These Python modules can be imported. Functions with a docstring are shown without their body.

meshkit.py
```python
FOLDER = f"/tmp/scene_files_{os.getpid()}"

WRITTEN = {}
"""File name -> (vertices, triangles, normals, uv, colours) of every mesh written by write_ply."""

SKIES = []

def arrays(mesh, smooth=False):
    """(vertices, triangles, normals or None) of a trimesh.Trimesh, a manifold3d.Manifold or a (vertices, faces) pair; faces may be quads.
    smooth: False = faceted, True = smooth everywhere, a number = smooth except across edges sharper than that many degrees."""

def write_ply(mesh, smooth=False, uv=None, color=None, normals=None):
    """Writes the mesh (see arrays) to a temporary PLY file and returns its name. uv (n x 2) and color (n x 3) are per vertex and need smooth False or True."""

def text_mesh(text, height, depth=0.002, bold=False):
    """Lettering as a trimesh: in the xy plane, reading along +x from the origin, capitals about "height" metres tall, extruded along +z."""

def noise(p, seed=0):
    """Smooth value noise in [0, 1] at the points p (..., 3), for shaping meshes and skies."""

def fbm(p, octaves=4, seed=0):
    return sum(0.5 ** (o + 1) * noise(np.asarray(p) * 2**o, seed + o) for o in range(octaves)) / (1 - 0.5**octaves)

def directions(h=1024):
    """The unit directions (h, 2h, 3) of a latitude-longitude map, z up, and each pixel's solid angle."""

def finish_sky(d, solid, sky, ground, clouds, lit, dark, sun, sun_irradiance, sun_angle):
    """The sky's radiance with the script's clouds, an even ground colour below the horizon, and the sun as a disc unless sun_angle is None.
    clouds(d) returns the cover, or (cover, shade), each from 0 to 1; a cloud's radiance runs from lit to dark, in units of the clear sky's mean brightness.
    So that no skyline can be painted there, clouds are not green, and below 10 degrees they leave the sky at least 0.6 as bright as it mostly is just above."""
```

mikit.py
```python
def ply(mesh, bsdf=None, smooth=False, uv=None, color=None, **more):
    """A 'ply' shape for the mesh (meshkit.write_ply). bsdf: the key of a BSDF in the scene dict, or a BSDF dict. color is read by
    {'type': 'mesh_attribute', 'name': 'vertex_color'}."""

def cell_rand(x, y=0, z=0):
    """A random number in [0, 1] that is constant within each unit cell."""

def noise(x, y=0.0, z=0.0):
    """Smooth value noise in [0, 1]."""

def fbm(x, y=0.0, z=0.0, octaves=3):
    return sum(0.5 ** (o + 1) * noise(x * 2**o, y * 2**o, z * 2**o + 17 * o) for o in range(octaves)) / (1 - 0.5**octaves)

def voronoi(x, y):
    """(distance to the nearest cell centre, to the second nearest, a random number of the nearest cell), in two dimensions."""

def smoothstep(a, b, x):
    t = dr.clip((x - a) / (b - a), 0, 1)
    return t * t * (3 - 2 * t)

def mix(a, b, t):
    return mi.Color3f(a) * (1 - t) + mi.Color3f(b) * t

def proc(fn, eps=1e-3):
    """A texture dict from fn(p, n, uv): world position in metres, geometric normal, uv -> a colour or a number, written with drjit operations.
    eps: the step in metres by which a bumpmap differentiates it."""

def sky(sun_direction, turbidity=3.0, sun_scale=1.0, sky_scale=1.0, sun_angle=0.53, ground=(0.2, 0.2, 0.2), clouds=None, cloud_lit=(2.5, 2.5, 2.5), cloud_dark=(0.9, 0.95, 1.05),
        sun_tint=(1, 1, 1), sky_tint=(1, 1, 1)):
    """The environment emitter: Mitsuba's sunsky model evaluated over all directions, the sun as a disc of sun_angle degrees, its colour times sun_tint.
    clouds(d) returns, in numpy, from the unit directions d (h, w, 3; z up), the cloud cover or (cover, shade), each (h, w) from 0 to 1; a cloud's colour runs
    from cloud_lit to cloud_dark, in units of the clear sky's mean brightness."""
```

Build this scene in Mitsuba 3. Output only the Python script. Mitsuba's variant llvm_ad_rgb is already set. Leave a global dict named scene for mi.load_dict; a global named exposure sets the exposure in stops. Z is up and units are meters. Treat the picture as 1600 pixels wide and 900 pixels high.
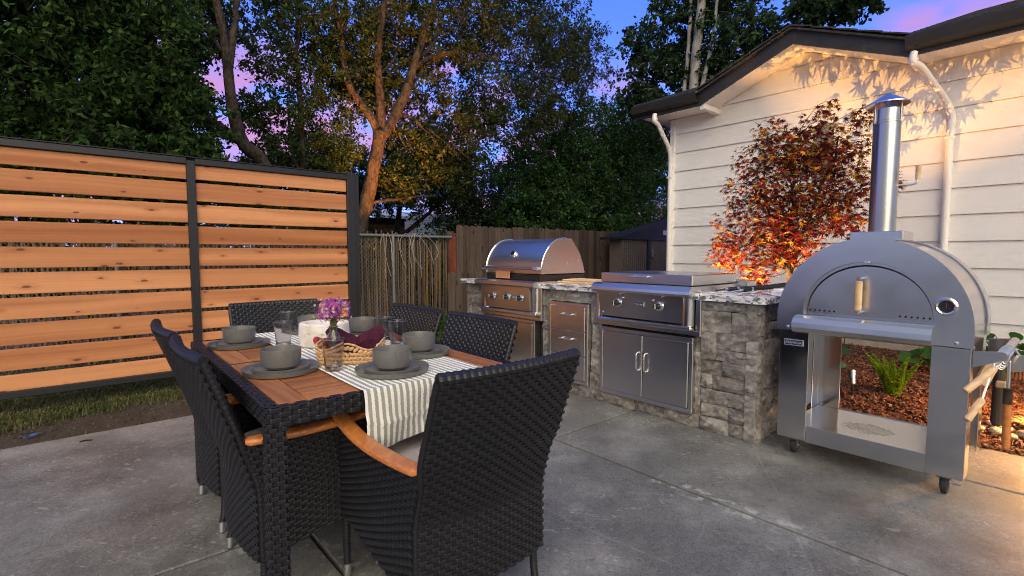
import math, random
import numpy as np, trimesh, drjit as dr, mitsuba as mi, mikit, meshkit
from mikit import noise, fbm, voronoi, cell_rand, smoothstep, mix, proc
from shapely.geometry import Polygon, box as sbox
T = mi.ScalarTransform4f
scene, labels = {}, {}
R = np.random.default_rng(7)

# ------------------------------------------------------------------ camera, sky, lamps, exposure
EYE = np.array([0, 0, 1.2])
YAW, PITCH, FPX = math.radians(41.13), math.radians(3.93), 785.0
FWD = np.array([math.sin(YAW) * math.cos(PITCH), math.cos(YAW) * math.cos(PITCH), -math.sin(PITCH)])
scene['camera'] = {'type': 'perspective', 'fov': math.degrees(2 * math.atan(800 / FPX)), 'fov_axis': 'x', 'near_clip': 0.05, 'far_clip': 2000,
                   'to_world': T().look_at(origin=EYE.tolist(), target=(EYE + FWD).tolist(), up=[0, 0, 1])}
exposure = 2.85

def dusk_sky(d):
    """pink belt low in the east, and a pale veil of afterglow in the west, behind the camera, thinning towards the zenith"""
    el = np.degrees(np.arcsin(np.clip(d[..., 2], -1, 1))); e = el + (meshkit.fbm(d * np.array([4.0, 4.0, 12.0]), 3, 3) - 0.5) * 13
    ss = lambda x: np.clip(x, 0, 1) ** 2 * (3 - 2 * np.clip(x, 0, 1))
    puff = meshkit.fbm(d * np.array([7.0, 7.0, 15.0]) + 3, 4, 5)
    belt = ss((25 - e) / 12) * ss((puff - .40) / .22) * .85
    west = ss((d[..., 0] * -.66 + d[..., 1] * -.75 + .45 * d[..., 2] + .10) / .75) * .85
    cover = np.maximum(belt, west)
    return np.where(el > 0, cover, 0), west / np.maximum(cover, 1e-6) * np.where(west > belt, 1, west / np.maximum(belt, 1e-6))
# the sun has just set behind the camera's left shoulder: its afterglow is a wide, soft, low source
scene['sky'] = mikit.sky((-0.50, -0.76, 0.60), turbidity=3, sun_scale=0.40, sky_scale=1.10, sun_angle=65, clouds=dusk_sky,
                         cloud_lit=(1.45, 0.62, 1.05), cloud_dark=(0.93, 0.99, 1.00), sun_tint=(0.90, 0.94, 0.92), sky_tint=(0.40, 0.52, 1.20))

# ------------------------------------------------------------------ helpers
USED, COUNT = set(), {}
def name(key):
    if key not in USED:
        USED.add(key); return key
    n = COUNT.get(key, 0) + 1
    while f'{key}_{n:03d}' in USED: n += 1
    COUNT[key] = n; k = f'{key}_{n:03d}'; USED.add(k); return k
def tag(key, label=None, cat=None, group=None, kind=None):
    d = labels.setdefault(key, {})
    for a, b in (('label', label), ('category', cat), ('group', group), ('kind', kind)):
        if b: d[a] = b
    return key
def thing(kind, label, cat, group=None):
    return tag(name(kind), label, cat, group)
def put(key, mesh, bsdf, smooth=False, uv=None, color=None, to=None, parent=None, **kw):
    k = name(parent + '__' + key if parent else key)
    d = dict(mesh) if isinstance(mesh, dict) else mikit.ply(mesh, bsdf, smooth, uv=uv, color=color, **kw)
    if to is not None: d['to_world'] = to
    scene[k] = d
    return k
def cat(ms):
    vs, fs, n = [], [], 0
    for m in ms:
        v, f = (m.vertices, m.faces) if hasattr(m, 'vertices') else m
        v = np.asarray(v, float); f = np.asarray(f)
        if f.shape[1] == 4: f = np.vstack([f[:, [0, 1, 2]], f[:, [0, 2, 3]]])
        vs.append(v); fs.append(f + n); n += len(v)
    return np.vstack(vs), np.vstack(fs)
def move(m, t=(0, 0, 0), rz=0, rx=0, ry=0, s=1):
    v, f = (m.vertices, m.faces) if hasattr(m, 'vertices') else m
    v = np.asarray(v, float) * s
    for ang, (a, b) in ((rx, (1, 2)), (ry, (2, 0)), (rz, (0, 1))):
        if ang:
            c, si = math.cos(ang), math.sin(ang); w = v.copy()
            w[:, a] = c * v[:, a] - si * v[:, b]; w[:, b] = si * v[:, a] + c * v[:, b]; v = w
    return v + np.asarray(t, float), f
_sg = np.array([[a, b, c] for a in (-1, 1) for b in (-1, 1) for c in (-1, 1)], float)
def _cbox_faces():
    p = np.vstack([_sg * [1, .9, .9], _sg * [.9, 1, .9], _sg * [.9, .9, 1]])
    return np.array(trimesh.convex.convex_hull(p, repair=True).faces), trimesh.convex.convex_hull(p).vertices
_cf, _cv = _cbox_faces()
_cs = np.sign(_cv); _ci = np.abs(_cv) < .95
def bx(x0, x1, y0, y1, z0, z1, b=0.003):
    h = np.array([x1 - x0, y1 - y0, z1 - z0]) / 2; c = np.array([x0 + x1, y0 + y1, z0 + z1]) / 2
    b = min(b, *(h * .8))
    return _cs * (h - _ci * b) + c, _cf
def sb(x0, x1, y0, y1, z0, z1):
    m = trimesh.creation.box((x1 - x0, y1 - y0, z1 - z0)); m.apply_translation(((x0 + x1) / 2, (y0 + y1) / 2, (z0 + z1) / 2)); return m.vertices, m.faces
def tube(pts, r, n=8, cap=True, twist=None):
    p = np.asarray(pts, float); k = len(p); r = np.broadcast_to(r, (k,)).astype(float)
    t = np.gradient(p, axis=0); t /= np.linalg.norm(t, axis=1, keepdims=True) + 1e-12
    a = np.zeros_like(p); ref = np.array([0, 0, 1.]) if abs(t[0, 2]) < .9 else np.array([1., 0, 0])
    a0 = np.cross(t[0], ref); a[0] = a0 / np.linalg.norm(a0)
    for i in range(1, k):
        q = a[i - 1] - t[i] * (a[i - 1] @ t[i]); a[i] = q / (np.linalg.norm(q) + 1e-12)
    b = np.cross(t, a); th = np.arange(n) * 2 * np.pi / n
    v = p[:, None] + r[:, None, None] * (np.cos(th)[None, :, None] * a[:, None] + np.sin(th)[None, :, None] * b[:, None])
    f = []
    i, j = np.meshgrid(np.arange(k - 1), np.arange(n), indexing='ij')
    q = np.stack([i * n + j, i * n + (j + 1) % n, (i + 1) * n + (j + 1) % n, (i + 1) * n + j], -1).reshape(-1, 4)
    f = np.vstack([q[:, [0, 1, 2]], q[:, [0, 2, 3]]]); v = v.reshape(-1, 3)
    if cap:
        m = len(v); v = np.vstack([v, p[0], p[-1]]); j = np.arange(n); e = (k - 1) * n
        f = np.vstack([f, np.stack([j * 0 + m, (j + 1) % n, j], 1), np.stack([j * 0 + m + 1, e + j, e + (j + 1) % n], 1)])
    return v, f
def bez(pts, n=24):
    p = np.asarray(pts, float); t = np.linspace(0, 1, len(p)); from scipy.interpolate import CubicSpline, PchipInterpolator
    return (CubicSpline if len(p) > 2 else lambda a, b: (lambda s: np.outer(1 - s, b[0]) + np.outer(s, b[1])))(t, p)(np.linspace(0, 1, n))
def lathe(prof, n=40):
    p = np.asarray(prof, float); k = len(p); th = np.arange(n) * 2 * np.pi / n
    v = np.stack([p[:, None, 0] * np.cos(th), p[:, None, 0] * np.sin(th), np.broadcast_to(p[:, None, 1], (k, n))], -1).reshape(-1, 3)
    i, j = np.meshgrid(np.arange(k - 1), np.arange(n), indexing='ij')
    q = np.stack([i * n + j, i * n + (j + 1) % n, (i + 1) * n + (j + 1) % n, (i + 1) * n + j], -1).reshape(-1, 4)
    return v, np.vstack([q[:, [0, 1, 2]], q[:, [0, 2, 3]]])
def grid(P, flip=False):
    m, n = P.shape[:2]; i, j = np.meshgrid(np.arange(m - 1), np.arange(n - 1), indexing='ij')
    q = np.stack([i * n + j, (i + 1) * n + j, (i + 1) * n + j + 1, i * n + j + 1], -1).reshape(-1, 4)
    if flip: q = q[:, ::-1]
    return P.reshape(-1, 3), np.vstack([q[:, [0, 1, 2]], q[:, [0, 2, 3]]])
def prism(poly, h, plane='xy'):
    """polygon extruded: plane 'yz' -> points (y,z), extruded along +x by h; 'xz' -> extruded along +y; 'xy' -> along +z"""
    m = trimesh.creation.extrude_polygon(poly if hasattr(poly, 'exterior') else Polygon(poly), h, engine='earcut'); v = np.asarray(m.vertices); f = np.asarray(m.faces)
    if plane == 'yz': return np.stack([v[:, 2], v[:, 0], v[:, 1]], 1), f
    if plane == 'xz': return np.stack([v[:, 0], v[:, 2], v[:, 1]], 1), f[:, ::-1]
    return v, f
def const_uv(m, u, v=None):
    n = len(m[0]); return np.tile([u, R.random() if v is None else v], (n, 1))
def weave(surf, nu, nv, amp=.0035, fill=.92, ph=0, sub=6):
    """ribbons woven over hidden stakes on surf(u, v) -> (P, N), u, v in 0..1; alternate rows go over and under"""
    m = nu * sub + 1; u = np.linspace(0, 1, m); vs = []
    rows = np.arange(nv); c = (rows + .5) / nv; hv = fill / 2 / nv
    U = np.broadcast_to(u, (nv, m))
    w = np.cos(np.pi * nu * U + np.pi * (rows + ph)[:, None]); off = .0010 - .0070 * np.clip((-w - .36) / .42, 0, 1)
    cs = []
    for dv, e in ((-1, -.30), (-.72, 0), (.72, 0), (1, -.30)):
        P, N = surf(U, np.broadcast_to((c + dv * hv)[:, None], (nv, m)))
        cs.append(P + N * (off + e * amp * .7)[..., None])
    C = np.stack(cs, 2)                       # nv, m, 4, 3
    idx = np.arange(nv * m * 4).reshape(nv, m, 4)
    q = np.stack([idx[:, :-1, :-1], idx[:, 1:, :-1], idx[:, 1:, 1:], idx[:, :-1, 1:]], -1).reshape(-1, 4)
    return C.reshape(-1, 3), np.vstack([q[:, [0, 1, 2]], q[:, [0, 2, 3]]])
def flat(o, du, dv, n):
    o, du, dv, n = (np.asarray(a, float) for a in (o, du, dv, n))
    return lambda u, v: (o + u[..., None] * du + v[..., None] * dv, np.broadcast_to(n, u.shape + (3,)))
TM = lambda x=0, y=0, z=0, rz=0: T().translate([x, y, z]).rotate([0, 0, 1], rz)

# ------------------------------------------------------------------ materials
def rgb(*c): return {'type': 'rgb', 'value': list(c)}
def mat(key, color, rough=.6, metal=0., spec=.5, two=True, bump=None, bs=1., **kw):
    c = color if isinstance(color, dict) else rgb(*color)
    b = {'type': 'principled', 'base_color': c, 'roughness': rough, 'metallic': metal, **({} if metal else {'specular': spec}), **kw}
    if bump is not None: b = {'type': 'bumpmap', 'bumpmap': {**bump}, 'nested': b, 'scale': bs}
    scene[key] = {'type': 'twosided', 'bsdf': b} if two else b
JX, JY = (0.715, 2.30, 3.52), (2.235,)
def concrete(p, n, uv):
    big = fbm(p.x * .9 + 3, p.y * .9, 0, 4); mid = fbm(p.x * 5 + big * 3, p.y * 5, 2, 4); fine = noise(p.x * 160, p.y * 160)
    c = mix((.092, .093, .090), (.192, .194, .190), smoothstep(.22, .78, .36 * big + .64 * mid))
    c = c * (.80 + .40 * fine) * (.86 + .28 * fbm(p.x * 38, p.y * 38, 5, 3)); pit = smoothstep(.86, .93, noise(p.x * 210, p.y * 210, 3)); c = c * (1 - .5 * pit)
    a = p.x * .8 + p.y * .6; b = p.y * .8 - p.x * .6                      # brushed, chalky scratches in two directions
    s1 = smoothstep(.80, .92, noise(a * 9, b * 130) * .6 + .5 * noise(a * 70, b * 70, 4)) * smoothstep(.48, .66, fbm(p.x * 2.3, p.y * 2.3, 5, 3))
    s2 = smoothstep(.80, .92, noise(b * 11, a * 150, 3) * .6 + .5 * noise(a * 60, b * 60, 9)) * smoothstep(.5, .66, fbm(p.x * 2.1 + 9, p.y * 2.1, 8, 3))
    l1 = smoothstep(.010, .002, dr.abs(p.y - .62 * p.x + .62 + .05 * noise(p.x * 2, p.y * 2))) * noise(p.x * 22, p.y * 22, 1) + smoothstep(.009, .002, dr.abs(p.x + .14 * p.y - 1.86 + .03 * noise(p.y * 3))) * noise(p.x * 25, p.y * 25, 4)
    e = mi.Float(0)   # lime bloom along the tooled joints
    for x in JX[:2]: e = dr.maximum(e, smoothstep(.10, .01, dr.abs(p.x - x)) * .8)
    e = dr.maximum(e, smoothstep(.13, .01, dr.abs(p.y - JY[0])))
    near = mi.Float(9)
    for x in JX: near = dr.minimum(near, dr.abs(p.x - x))
    near = dr.minimum(near, dr.abs(p.y - JY[0])); e = e * smoothstep(.012, .022, near)
    web = smoothstep(.016, .003, dr.abs(fbm(p.x * 5, p.y * 5, 11, 4) - .5)) * smoothstep(.50, .62, fbm(p.x * 1.9 + 4, p.y * 1.9, 13, 3)) * (.3 + .7 * noise(p.x * 60, p.y * 60, 2))
    haze = smoothstep(.50, .72, fbm(p.x * 2.6, p.y * 2.6, 17, 5)) * (.35 + .65 * noise(p.x * 130, p.y * 130, 5))
    e = e * smoothstep(.52, .74, fbm(p.x * 26, p.y * 26, 2, 3)) * smoothstep(.40, .6, noise(p.x * 1.7, p.y * 1.7, 9))
    c = mix(c, (.40, .40, .39), dr.clip(.38 * s1 + .34 * s2 + .20 * l1 + .9 * e + .20 * web + .17 * haze, 0, .85))
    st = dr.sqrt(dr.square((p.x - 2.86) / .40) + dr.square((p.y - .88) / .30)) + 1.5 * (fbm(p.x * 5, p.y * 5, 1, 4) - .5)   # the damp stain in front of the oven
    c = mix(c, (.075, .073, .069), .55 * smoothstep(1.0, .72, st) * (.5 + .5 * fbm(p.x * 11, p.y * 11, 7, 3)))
    sp = smoothstep(.78, .86, fbm(p.x * 23 + 5, p.y * 23, 4, 4)); c = mix(c, (.075, .060, .050), .5 * sp)
    return c
def concrete_rough(p, n, uv): return .42 + .25 * fbm(p.x * 3, p.y * 3, 6, 3)
def concrete_bump(p, n, uv): return .0016 * fbm(p.x * 14, p.y * 14, 3, 4) + .0006 * noise(p.x * 170, p.y * 170)
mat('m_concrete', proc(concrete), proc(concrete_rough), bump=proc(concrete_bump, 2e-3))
mat('m_joint', (.012, .011, .011), .9)
def earth(p, n, uv):
    a = fbm(p.x * 4, p.y * 4, 0, 4); b = noise(p.x * 55, p.y * 55)
    return mix((.020, .015, .012), (.062, .046, .036), a * .6 + b * .4)
mat('m_earth', proc(earth), .85, bump=proc(lambda p, n, uv: .02 * fbm(p.x * 9, p.y * 9, 0, 4), 4e-3))
vc = {'type': 'mesh_attribute', 'name': 'vertex_color'}
mat('m_vcol', vc, .7, spec=.3)
scene['m_leaf'] = {'type': 'principledthin', 'base_color': vc, 'roughness': .42, 'spec_trans': 0., 'diff_trans': .7, 'eta': 1.45}
scene['m_maple'] = {'type': 'principledthin', 'base_color': vc, 'roughness': .5, 'spec_trans': 0., 'diff_trans': .95, 'eta': 1.4}
def cedar(p, n, uv):
    r = uv.x * 57.3; x = p.x + r; z = p.z
    wave = .03 * noise(x * 1.3, r) + .012 * noise(x * 4, r, 2)
    k1, k2, kr = voronoi(x * 3.1, (z + r) * 8.5)
    on = smoothstep(.52, .62, kr); rad = .030 + .075 * kr * kr
    knot = smoothstep(rad, rad * .55, k1) * on; ring = smoothstep(rad * 3.2, rad * .9, k1) * on
    zz = z + wave + .018 * ring
    g = noise(x * .9, zz * 95 + r); g2 = noise(x * .6 + 7, zz * 300, 3); g3 = noise(x * .45, zz * 24 + r, 5)
    c = mix((.36, .140, .058), (.60, .280, .128), smoothstep(.1, .9, .50 * noise(x * .35, zz * 16 + 2.2 * noise(x * .7, r, 8), 5) + .20 * g3 + .20 * g + .10 * g2))
    c = c * mix((.76, .66, .58), (1.10, 1.10, 1.10), uv.y)
    c = mix(c, (.30, .105, .045), .55 * ring * noise(x * 3, zz * 120, 1)); c = mix(c, (.105, .036, .018), .85 * knot)
    return c
mat('m_cedar', proc(cedar), .62, spec=.25)
def acacia(p, n, uv):
    r = uv.x * 31; a = dr.select(uv.y > .5, p.x, p.y); b = dr.select(uv.y > .5, p.y, p.x) + .015 * noise(a * 4, r)
    g = noise(a * 2.5 + r, b * 130, r); g2 = noise(a * 1.2 + r, b * 40, 2)
    c = mix((.170, .055, .018), (.420, .175, .062), .5 * g + .5 * g2)
    return c * (.70 + .55 * (uv.x * 7.31 - dr.floor(uv.x * 7.31)))
mat('m_acacia', proc(acacia), .38, spec=.4)
def armwood(p, n, uv):
    g = noise(p.x * 18 + p.y * 18, (p.x - p.y) * 60, p.z * 140); return mix((.40, .125, .032), (.56, .215, .062), g) * (1 - .7 * smoothstep(.80, .9, noise(p.x * 14, p.y * 14, p.z * 14)))
mat('m_armwood', proc(armwood), .3, spec=.5)
mat('m_palewood', proc(lambda p, n, uv: mix((.46, .30, .16), (.66, .47, .28), noise(p.x * 14, p.y * 14, p.z * 60))), .5)
mat('m_wicker', proc(lambda p, n, uv: mix((.0070, .0074, .0100), (.0150, .0152, .0180), fbm(p.x * 40, p.y * 40, p.z * 40, 3))), proc(lambda p, n, uv: .30 + .22 * noise(p.x * 90, p.y * 90, p.z * 90)), spec=.42)
mat('m_wickercore', (.0105, .0108, .0135), .6, spec=.3)
mat('m_blackmetal', (.013, .013, .015), .42, bump=proc(lambda p, n, uv: .0003 * noise(p.x * 400, p.y * 400, p.z * 400)), spec=.5)
mat('m_silver', (.72, .72, .72), .35, 1.)
def brushed(p, n, uv):  return .20 + .12 * noise(p.x * 4 + p.y * 4, p.z * 420)
mat('m_steel', (.62, .615, .61), proc(brushed), 1.)
def mottled(p, n, uv): return .17 + .16 * fbm(p.y * 6, p.z * 6, p.x * 6, 3)
def cold(p, n, uv): return mix((.60, .605, .615), (.70, .705, .715), fbm(p.y * 5, p.z * 9, p.x * 5, 3))
mat('m_steelmatt', proc(cold), proc(mottled), 1.)
def smudge(p, n, uv): return .08 + .12 * fbm(p.x * 7, p.y * 7, p.z * 7, 3)
mat('m_steelmirror', (.60, .585, .57), proc(smudge), 1.)
mat('m_steeldark', (.60, .595, .59), .30, 1.)
mat('m_chrome', (.82, .82, .82), .10, 1.)
mat('m_black', (.012, .012, .013), .35)
mat('m_rubber', (.018, .018, .018), .7)
mat('m_stoneware', proc(lambda p, n, uv: mix((.105, .105, .103), (.160, .159, .155), .4 * noise(p.x * 500, p.y * 500, p.z * 500) + .6 * fbm(p.x * 34, p.y * 34, p.z * 34, 3))), .28, spec=.5)
mat('m_plum', proc(lambda p, n, uv: mix((.050, .010, .026), (.075, .018, .040), noise(p.x * 300, p.y * 300, p.z * 300))), .85, spec=.15, sheen=.4)
mat('m_rose', (.33, .055, .060), .85, spec=.15)
mat('m_straw', proc(lambda p, n, uv: mix((.40, .22, .105), (.66, .44, .25), noise(p.x * 120, p.y * 120, p.z * 190))), .7, spec=.25)
def travertine(p, n, uv): return mix((.60, .54, .47), (.78, .74, .69), smoothstep(.3, .7, fbm(p.x * 22, p.y * 22, p.z * 26, 4))) * (1 - .35 * smoothstep(.68, .78, fbm(p.x * 40 + 3, p.y * 40, p.z * 60, 3)))
mat('m_travertine', proc(travertine), .6)
def stripes(p, n, uv):
    s = uv.x * 22.0; t = s - dr.floor(s); w = smoothstep(.40, .47, t) * smoothstep(1.0, .93, t)
    th = .9 + .1 * noise(uv.x * 900, uv.y * 2600)
    return mix((.74, .73, .70), (.255, .262, .215), w * .92) * th
mat('m_runner', proc(stripes), .9, spec=.1, bump=proc(lambda p, n, uv: .0006 * noise(p.x * 500, p.y * 500, p.z * 500)))
mat('m_cushion', proc(lambda p, n, uv: mix((.40, .37, .375), (.50, .465, .475), noise(p.x * 420, p.y * 420, p.z * 420))), .92, spec=.1)
def stone(p, n, uv):
    a = fbm(p.x * 11 + uv.x * 40, p.y * 11, p.z * 13, 4); b = fbm(p.x * 45, p.y * 45, p.z * 45, 3); v = noise(p.x * 6 + p.z * 30 + uv.x * 9, p.y * 7 + p.z * 18, p.z * 9)
    c = mix((.085, .080, .075), (.315, .306, .296), smoothstep(.25, .75, .55 * a + .45 * b)) * (.84 + .32 * uv.x)
    c = mix(c, (.46, .44, .41), .5 * smoothstep(.62, .75, b) * smoothstep(.35, .7, a)); c = mix(c, (.045, .043, .042), .5 * smoothstep(.62, .70, v * .5 + b * .5))
    return mix(c, c * mi.Color3f(1.06, .99, .92), uv.y)
mat('m_stone', proc(stone), .82, spec=.25, bump=proc(lambda p, n, uv: .010 * fbm(p.x * 26, p.y * 26, p.z * 26, 4), 2e-3))
def granite(p, n, uv):
    w = fbm(p.x * 7, p.y * 7, p.z * 7, 3); v = fbm(p.x * 16 + p.y * 10 + w * 6, p.y * 22 - p.x * 9 + w * 5, p.z * 40, 4)
    c = mix((.10, .12, .15), (.62, .63, .66), smoothstep(.36, .60, v)); c = mix(c, (.80, .80, .80), smoothstep(.60, .72, fbm(p.x * 30, p.y * 30, p.z * 30, 3)))
    return mix(c, (.05, .05, .06), smoothstep(.72, .78, noise(p.x * 75, p.y * 75, p.z * 75)))
mat('m_granite', proc(granite), .16, spec=.5)
mat('m_siding', proc(lambda p, n, uv: mix((.72, .71, .69), (.77, .76, .74), fbm(p.y * 1.2, p.z * 2 + uv.x * 9, 1, 3)) * (.975 + .05 * noise(p.y * 3, p.z * 170))), .55, spec=.35)
mat('m_trim', (.74, .72, .70), .45)
mat('m_fascia', proc(lambda p, n, uv: mix((.012, .010, .009), (.030, .026, .023), fbm(p.y * 5, p.z * 18, p.x * 5, 3))), .5)
mat('m_shingle', proc(lambda p, n, uv: mix((.018, .018, .020), (.055, .054, .056), cell_rand(p.x * 60, p.y * 60, p.z * 60))), .9)
mat('m_foundation', proc(lambda p, n, uv: mix((.22, .20, .17), (.34, .31, .27), fbm(p.y * 9, p.z * 14, 0, 4))), .9)
def oldwood(p, n, uv):
    g = noise((p.x + p.y) * 60 + uv.x * 50, p.z * 2.2, uv.x * 9); g2 = fbm((p.x + p.y) * 8 + uv.x * 30, p.z * 1.3, 0, 3)
    c = mix((.030, .022, .018), (.105, .078, .063), .5 * g + .5 * g2) * (.65 + .7 * uv.x)
    k1, k2, kr = voronoi((p.x + p.y) * 6 + uv.x * 70, p.z * 2.2 + uv.x * 30); return mix(c, (.016, .011, .009), smoothstep(.10, .05, k1) * smoothstep(.5, .6, kr))
mat('m_oldwood', proc(oldwood), .85, spec=.2)
mat('m_redboard', proc(lambda p, n, uv: mix((.105, .026, .014), (.17, .05, .028), noise(p.x * 60, p.z * 3))), .8, spec=.2)
mat('m_galv', (.20, .205, .21), .55, .6)
mat('m_shed', proc(lambda p, n, uv: mix((.090, .070, .060), (.125, .100, .088), fbm(p.x * 3, p.z * 3, 0, 3))), .5)
def bark(p, n, uv): return mix((.018, .015, .012), (.070, .054, .043), smoothstep(.25, .75, .6 * fbm(p.x * 14, p.y * 14, p.z * 5, 4) + .4 * noise(p.x * 60, p.y * 60, p.z * 22)))
mat('m_bark', proc(bark), .9, spec=.15, bump=proc(lambda p, n, uv: .02 * fbm(p.x * 22, p.y * 22, p.z * 7, 4), 3e-3))
mat('m_palebark', proc(lambda p, n, uv: mix((.16, .15, .14), (.42, .40, .38), fbm(p.x * 8, p.y * 8, p.z * 5, 4))), .8, spec=.2)
mat('m_reed', vc, .7, spec=.25)
scene['m_glass'] = {'type': 'dielectric', 'int_ior': 1.5, 'ext_ior': 1.0, 'specular_transmittance': rgb(.90, .895, .895)}
scene['m_glassbase'] = {'type': 'dielectric', 'int_ior': 1.5, 'ext_ior': 1.0, 'specular_transmittance': rgb(.68, .69, .71)}
mat('m_glassrim', (.16, .16, .17), .12, spec=.8)
mat('m_label', (.68, .70, .74), .3, .6)
mat('m_navy', (.03, .045, .10), .3)
mat('m_lens', (.9, .8, .6), .2)
mat('m_metalroof', (.38, .39, .41), .4, .3)
mat('m_pebble', vc, .6)
# ------------------------------------------------------------------ ground, patio, bed
def fb(x, y, z=0., o=4, seed=0): return meshkit.fbm(np.stack(np.broadcast_arrays(np.asarray(x, float), y, z), -1), o, seed)
xs = np.unique(np.concatenate([np.linspace(-400, -8, 14), np.arange(-8, 4.2, .09), np.linspace(4.2, 22, 40), np.linspace(22, 400, 14)]))
ys = np.unique(np.concatenate([np.linspace(-400, -8, 12), np.linspace(-8, 4.0, 12), np.arange(4.0, 5.6, .05), np.linspace(5.6, 26, 50), np.linspace(26, 600, 16)]))
X, Y = np.meshgrid(xs, ys, indexing='ij')
Z = -.050 + .045 * (fb(X * 3, Y * 3) - .5) + .03 * (fb(X * 14, Y * 14) - .5)
Z = np.where((Y > 4.42) & (np.abs(X) < 30), Z + .055 * np.clip((Y - 4.42) / .5, 0, 1), np.where(Y < 4.40, -.14, Z))
k = put('ground', grid(np.stack([X, Y, Z], -1)), 'm_earth', True); tag(k, 'dark bare earth and lawn soil round the concrete patio', kind='structure')
tag(name('patio'), 'grey broom-worn concrete patio with tooled control joints', kind='structure')
put('joint_bed', sb(-6, 4.18, -5, 4.31, -.12, -.022), 'm_joint', parent='patio')
gx, gy = [-6, JX[0], JX[1], JX[2], 4.19], [-5, -.62, JY[0], 4.33]
for i in range(4):
    for j in range(3):
        x0, x1, y0, y1 = gx[i] + (.0075 if i else 0), gx[i + 1] - (.0075 if i < 3 else 0), gy[j] + (.0075 if j else 0), gy[j + 1] - (.0075 if j < 2 else 0)
        put('slab', bx(x0, x1, y0, y1, -.115, 0, .005), 'm_concrete', parent='patio')
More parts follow.
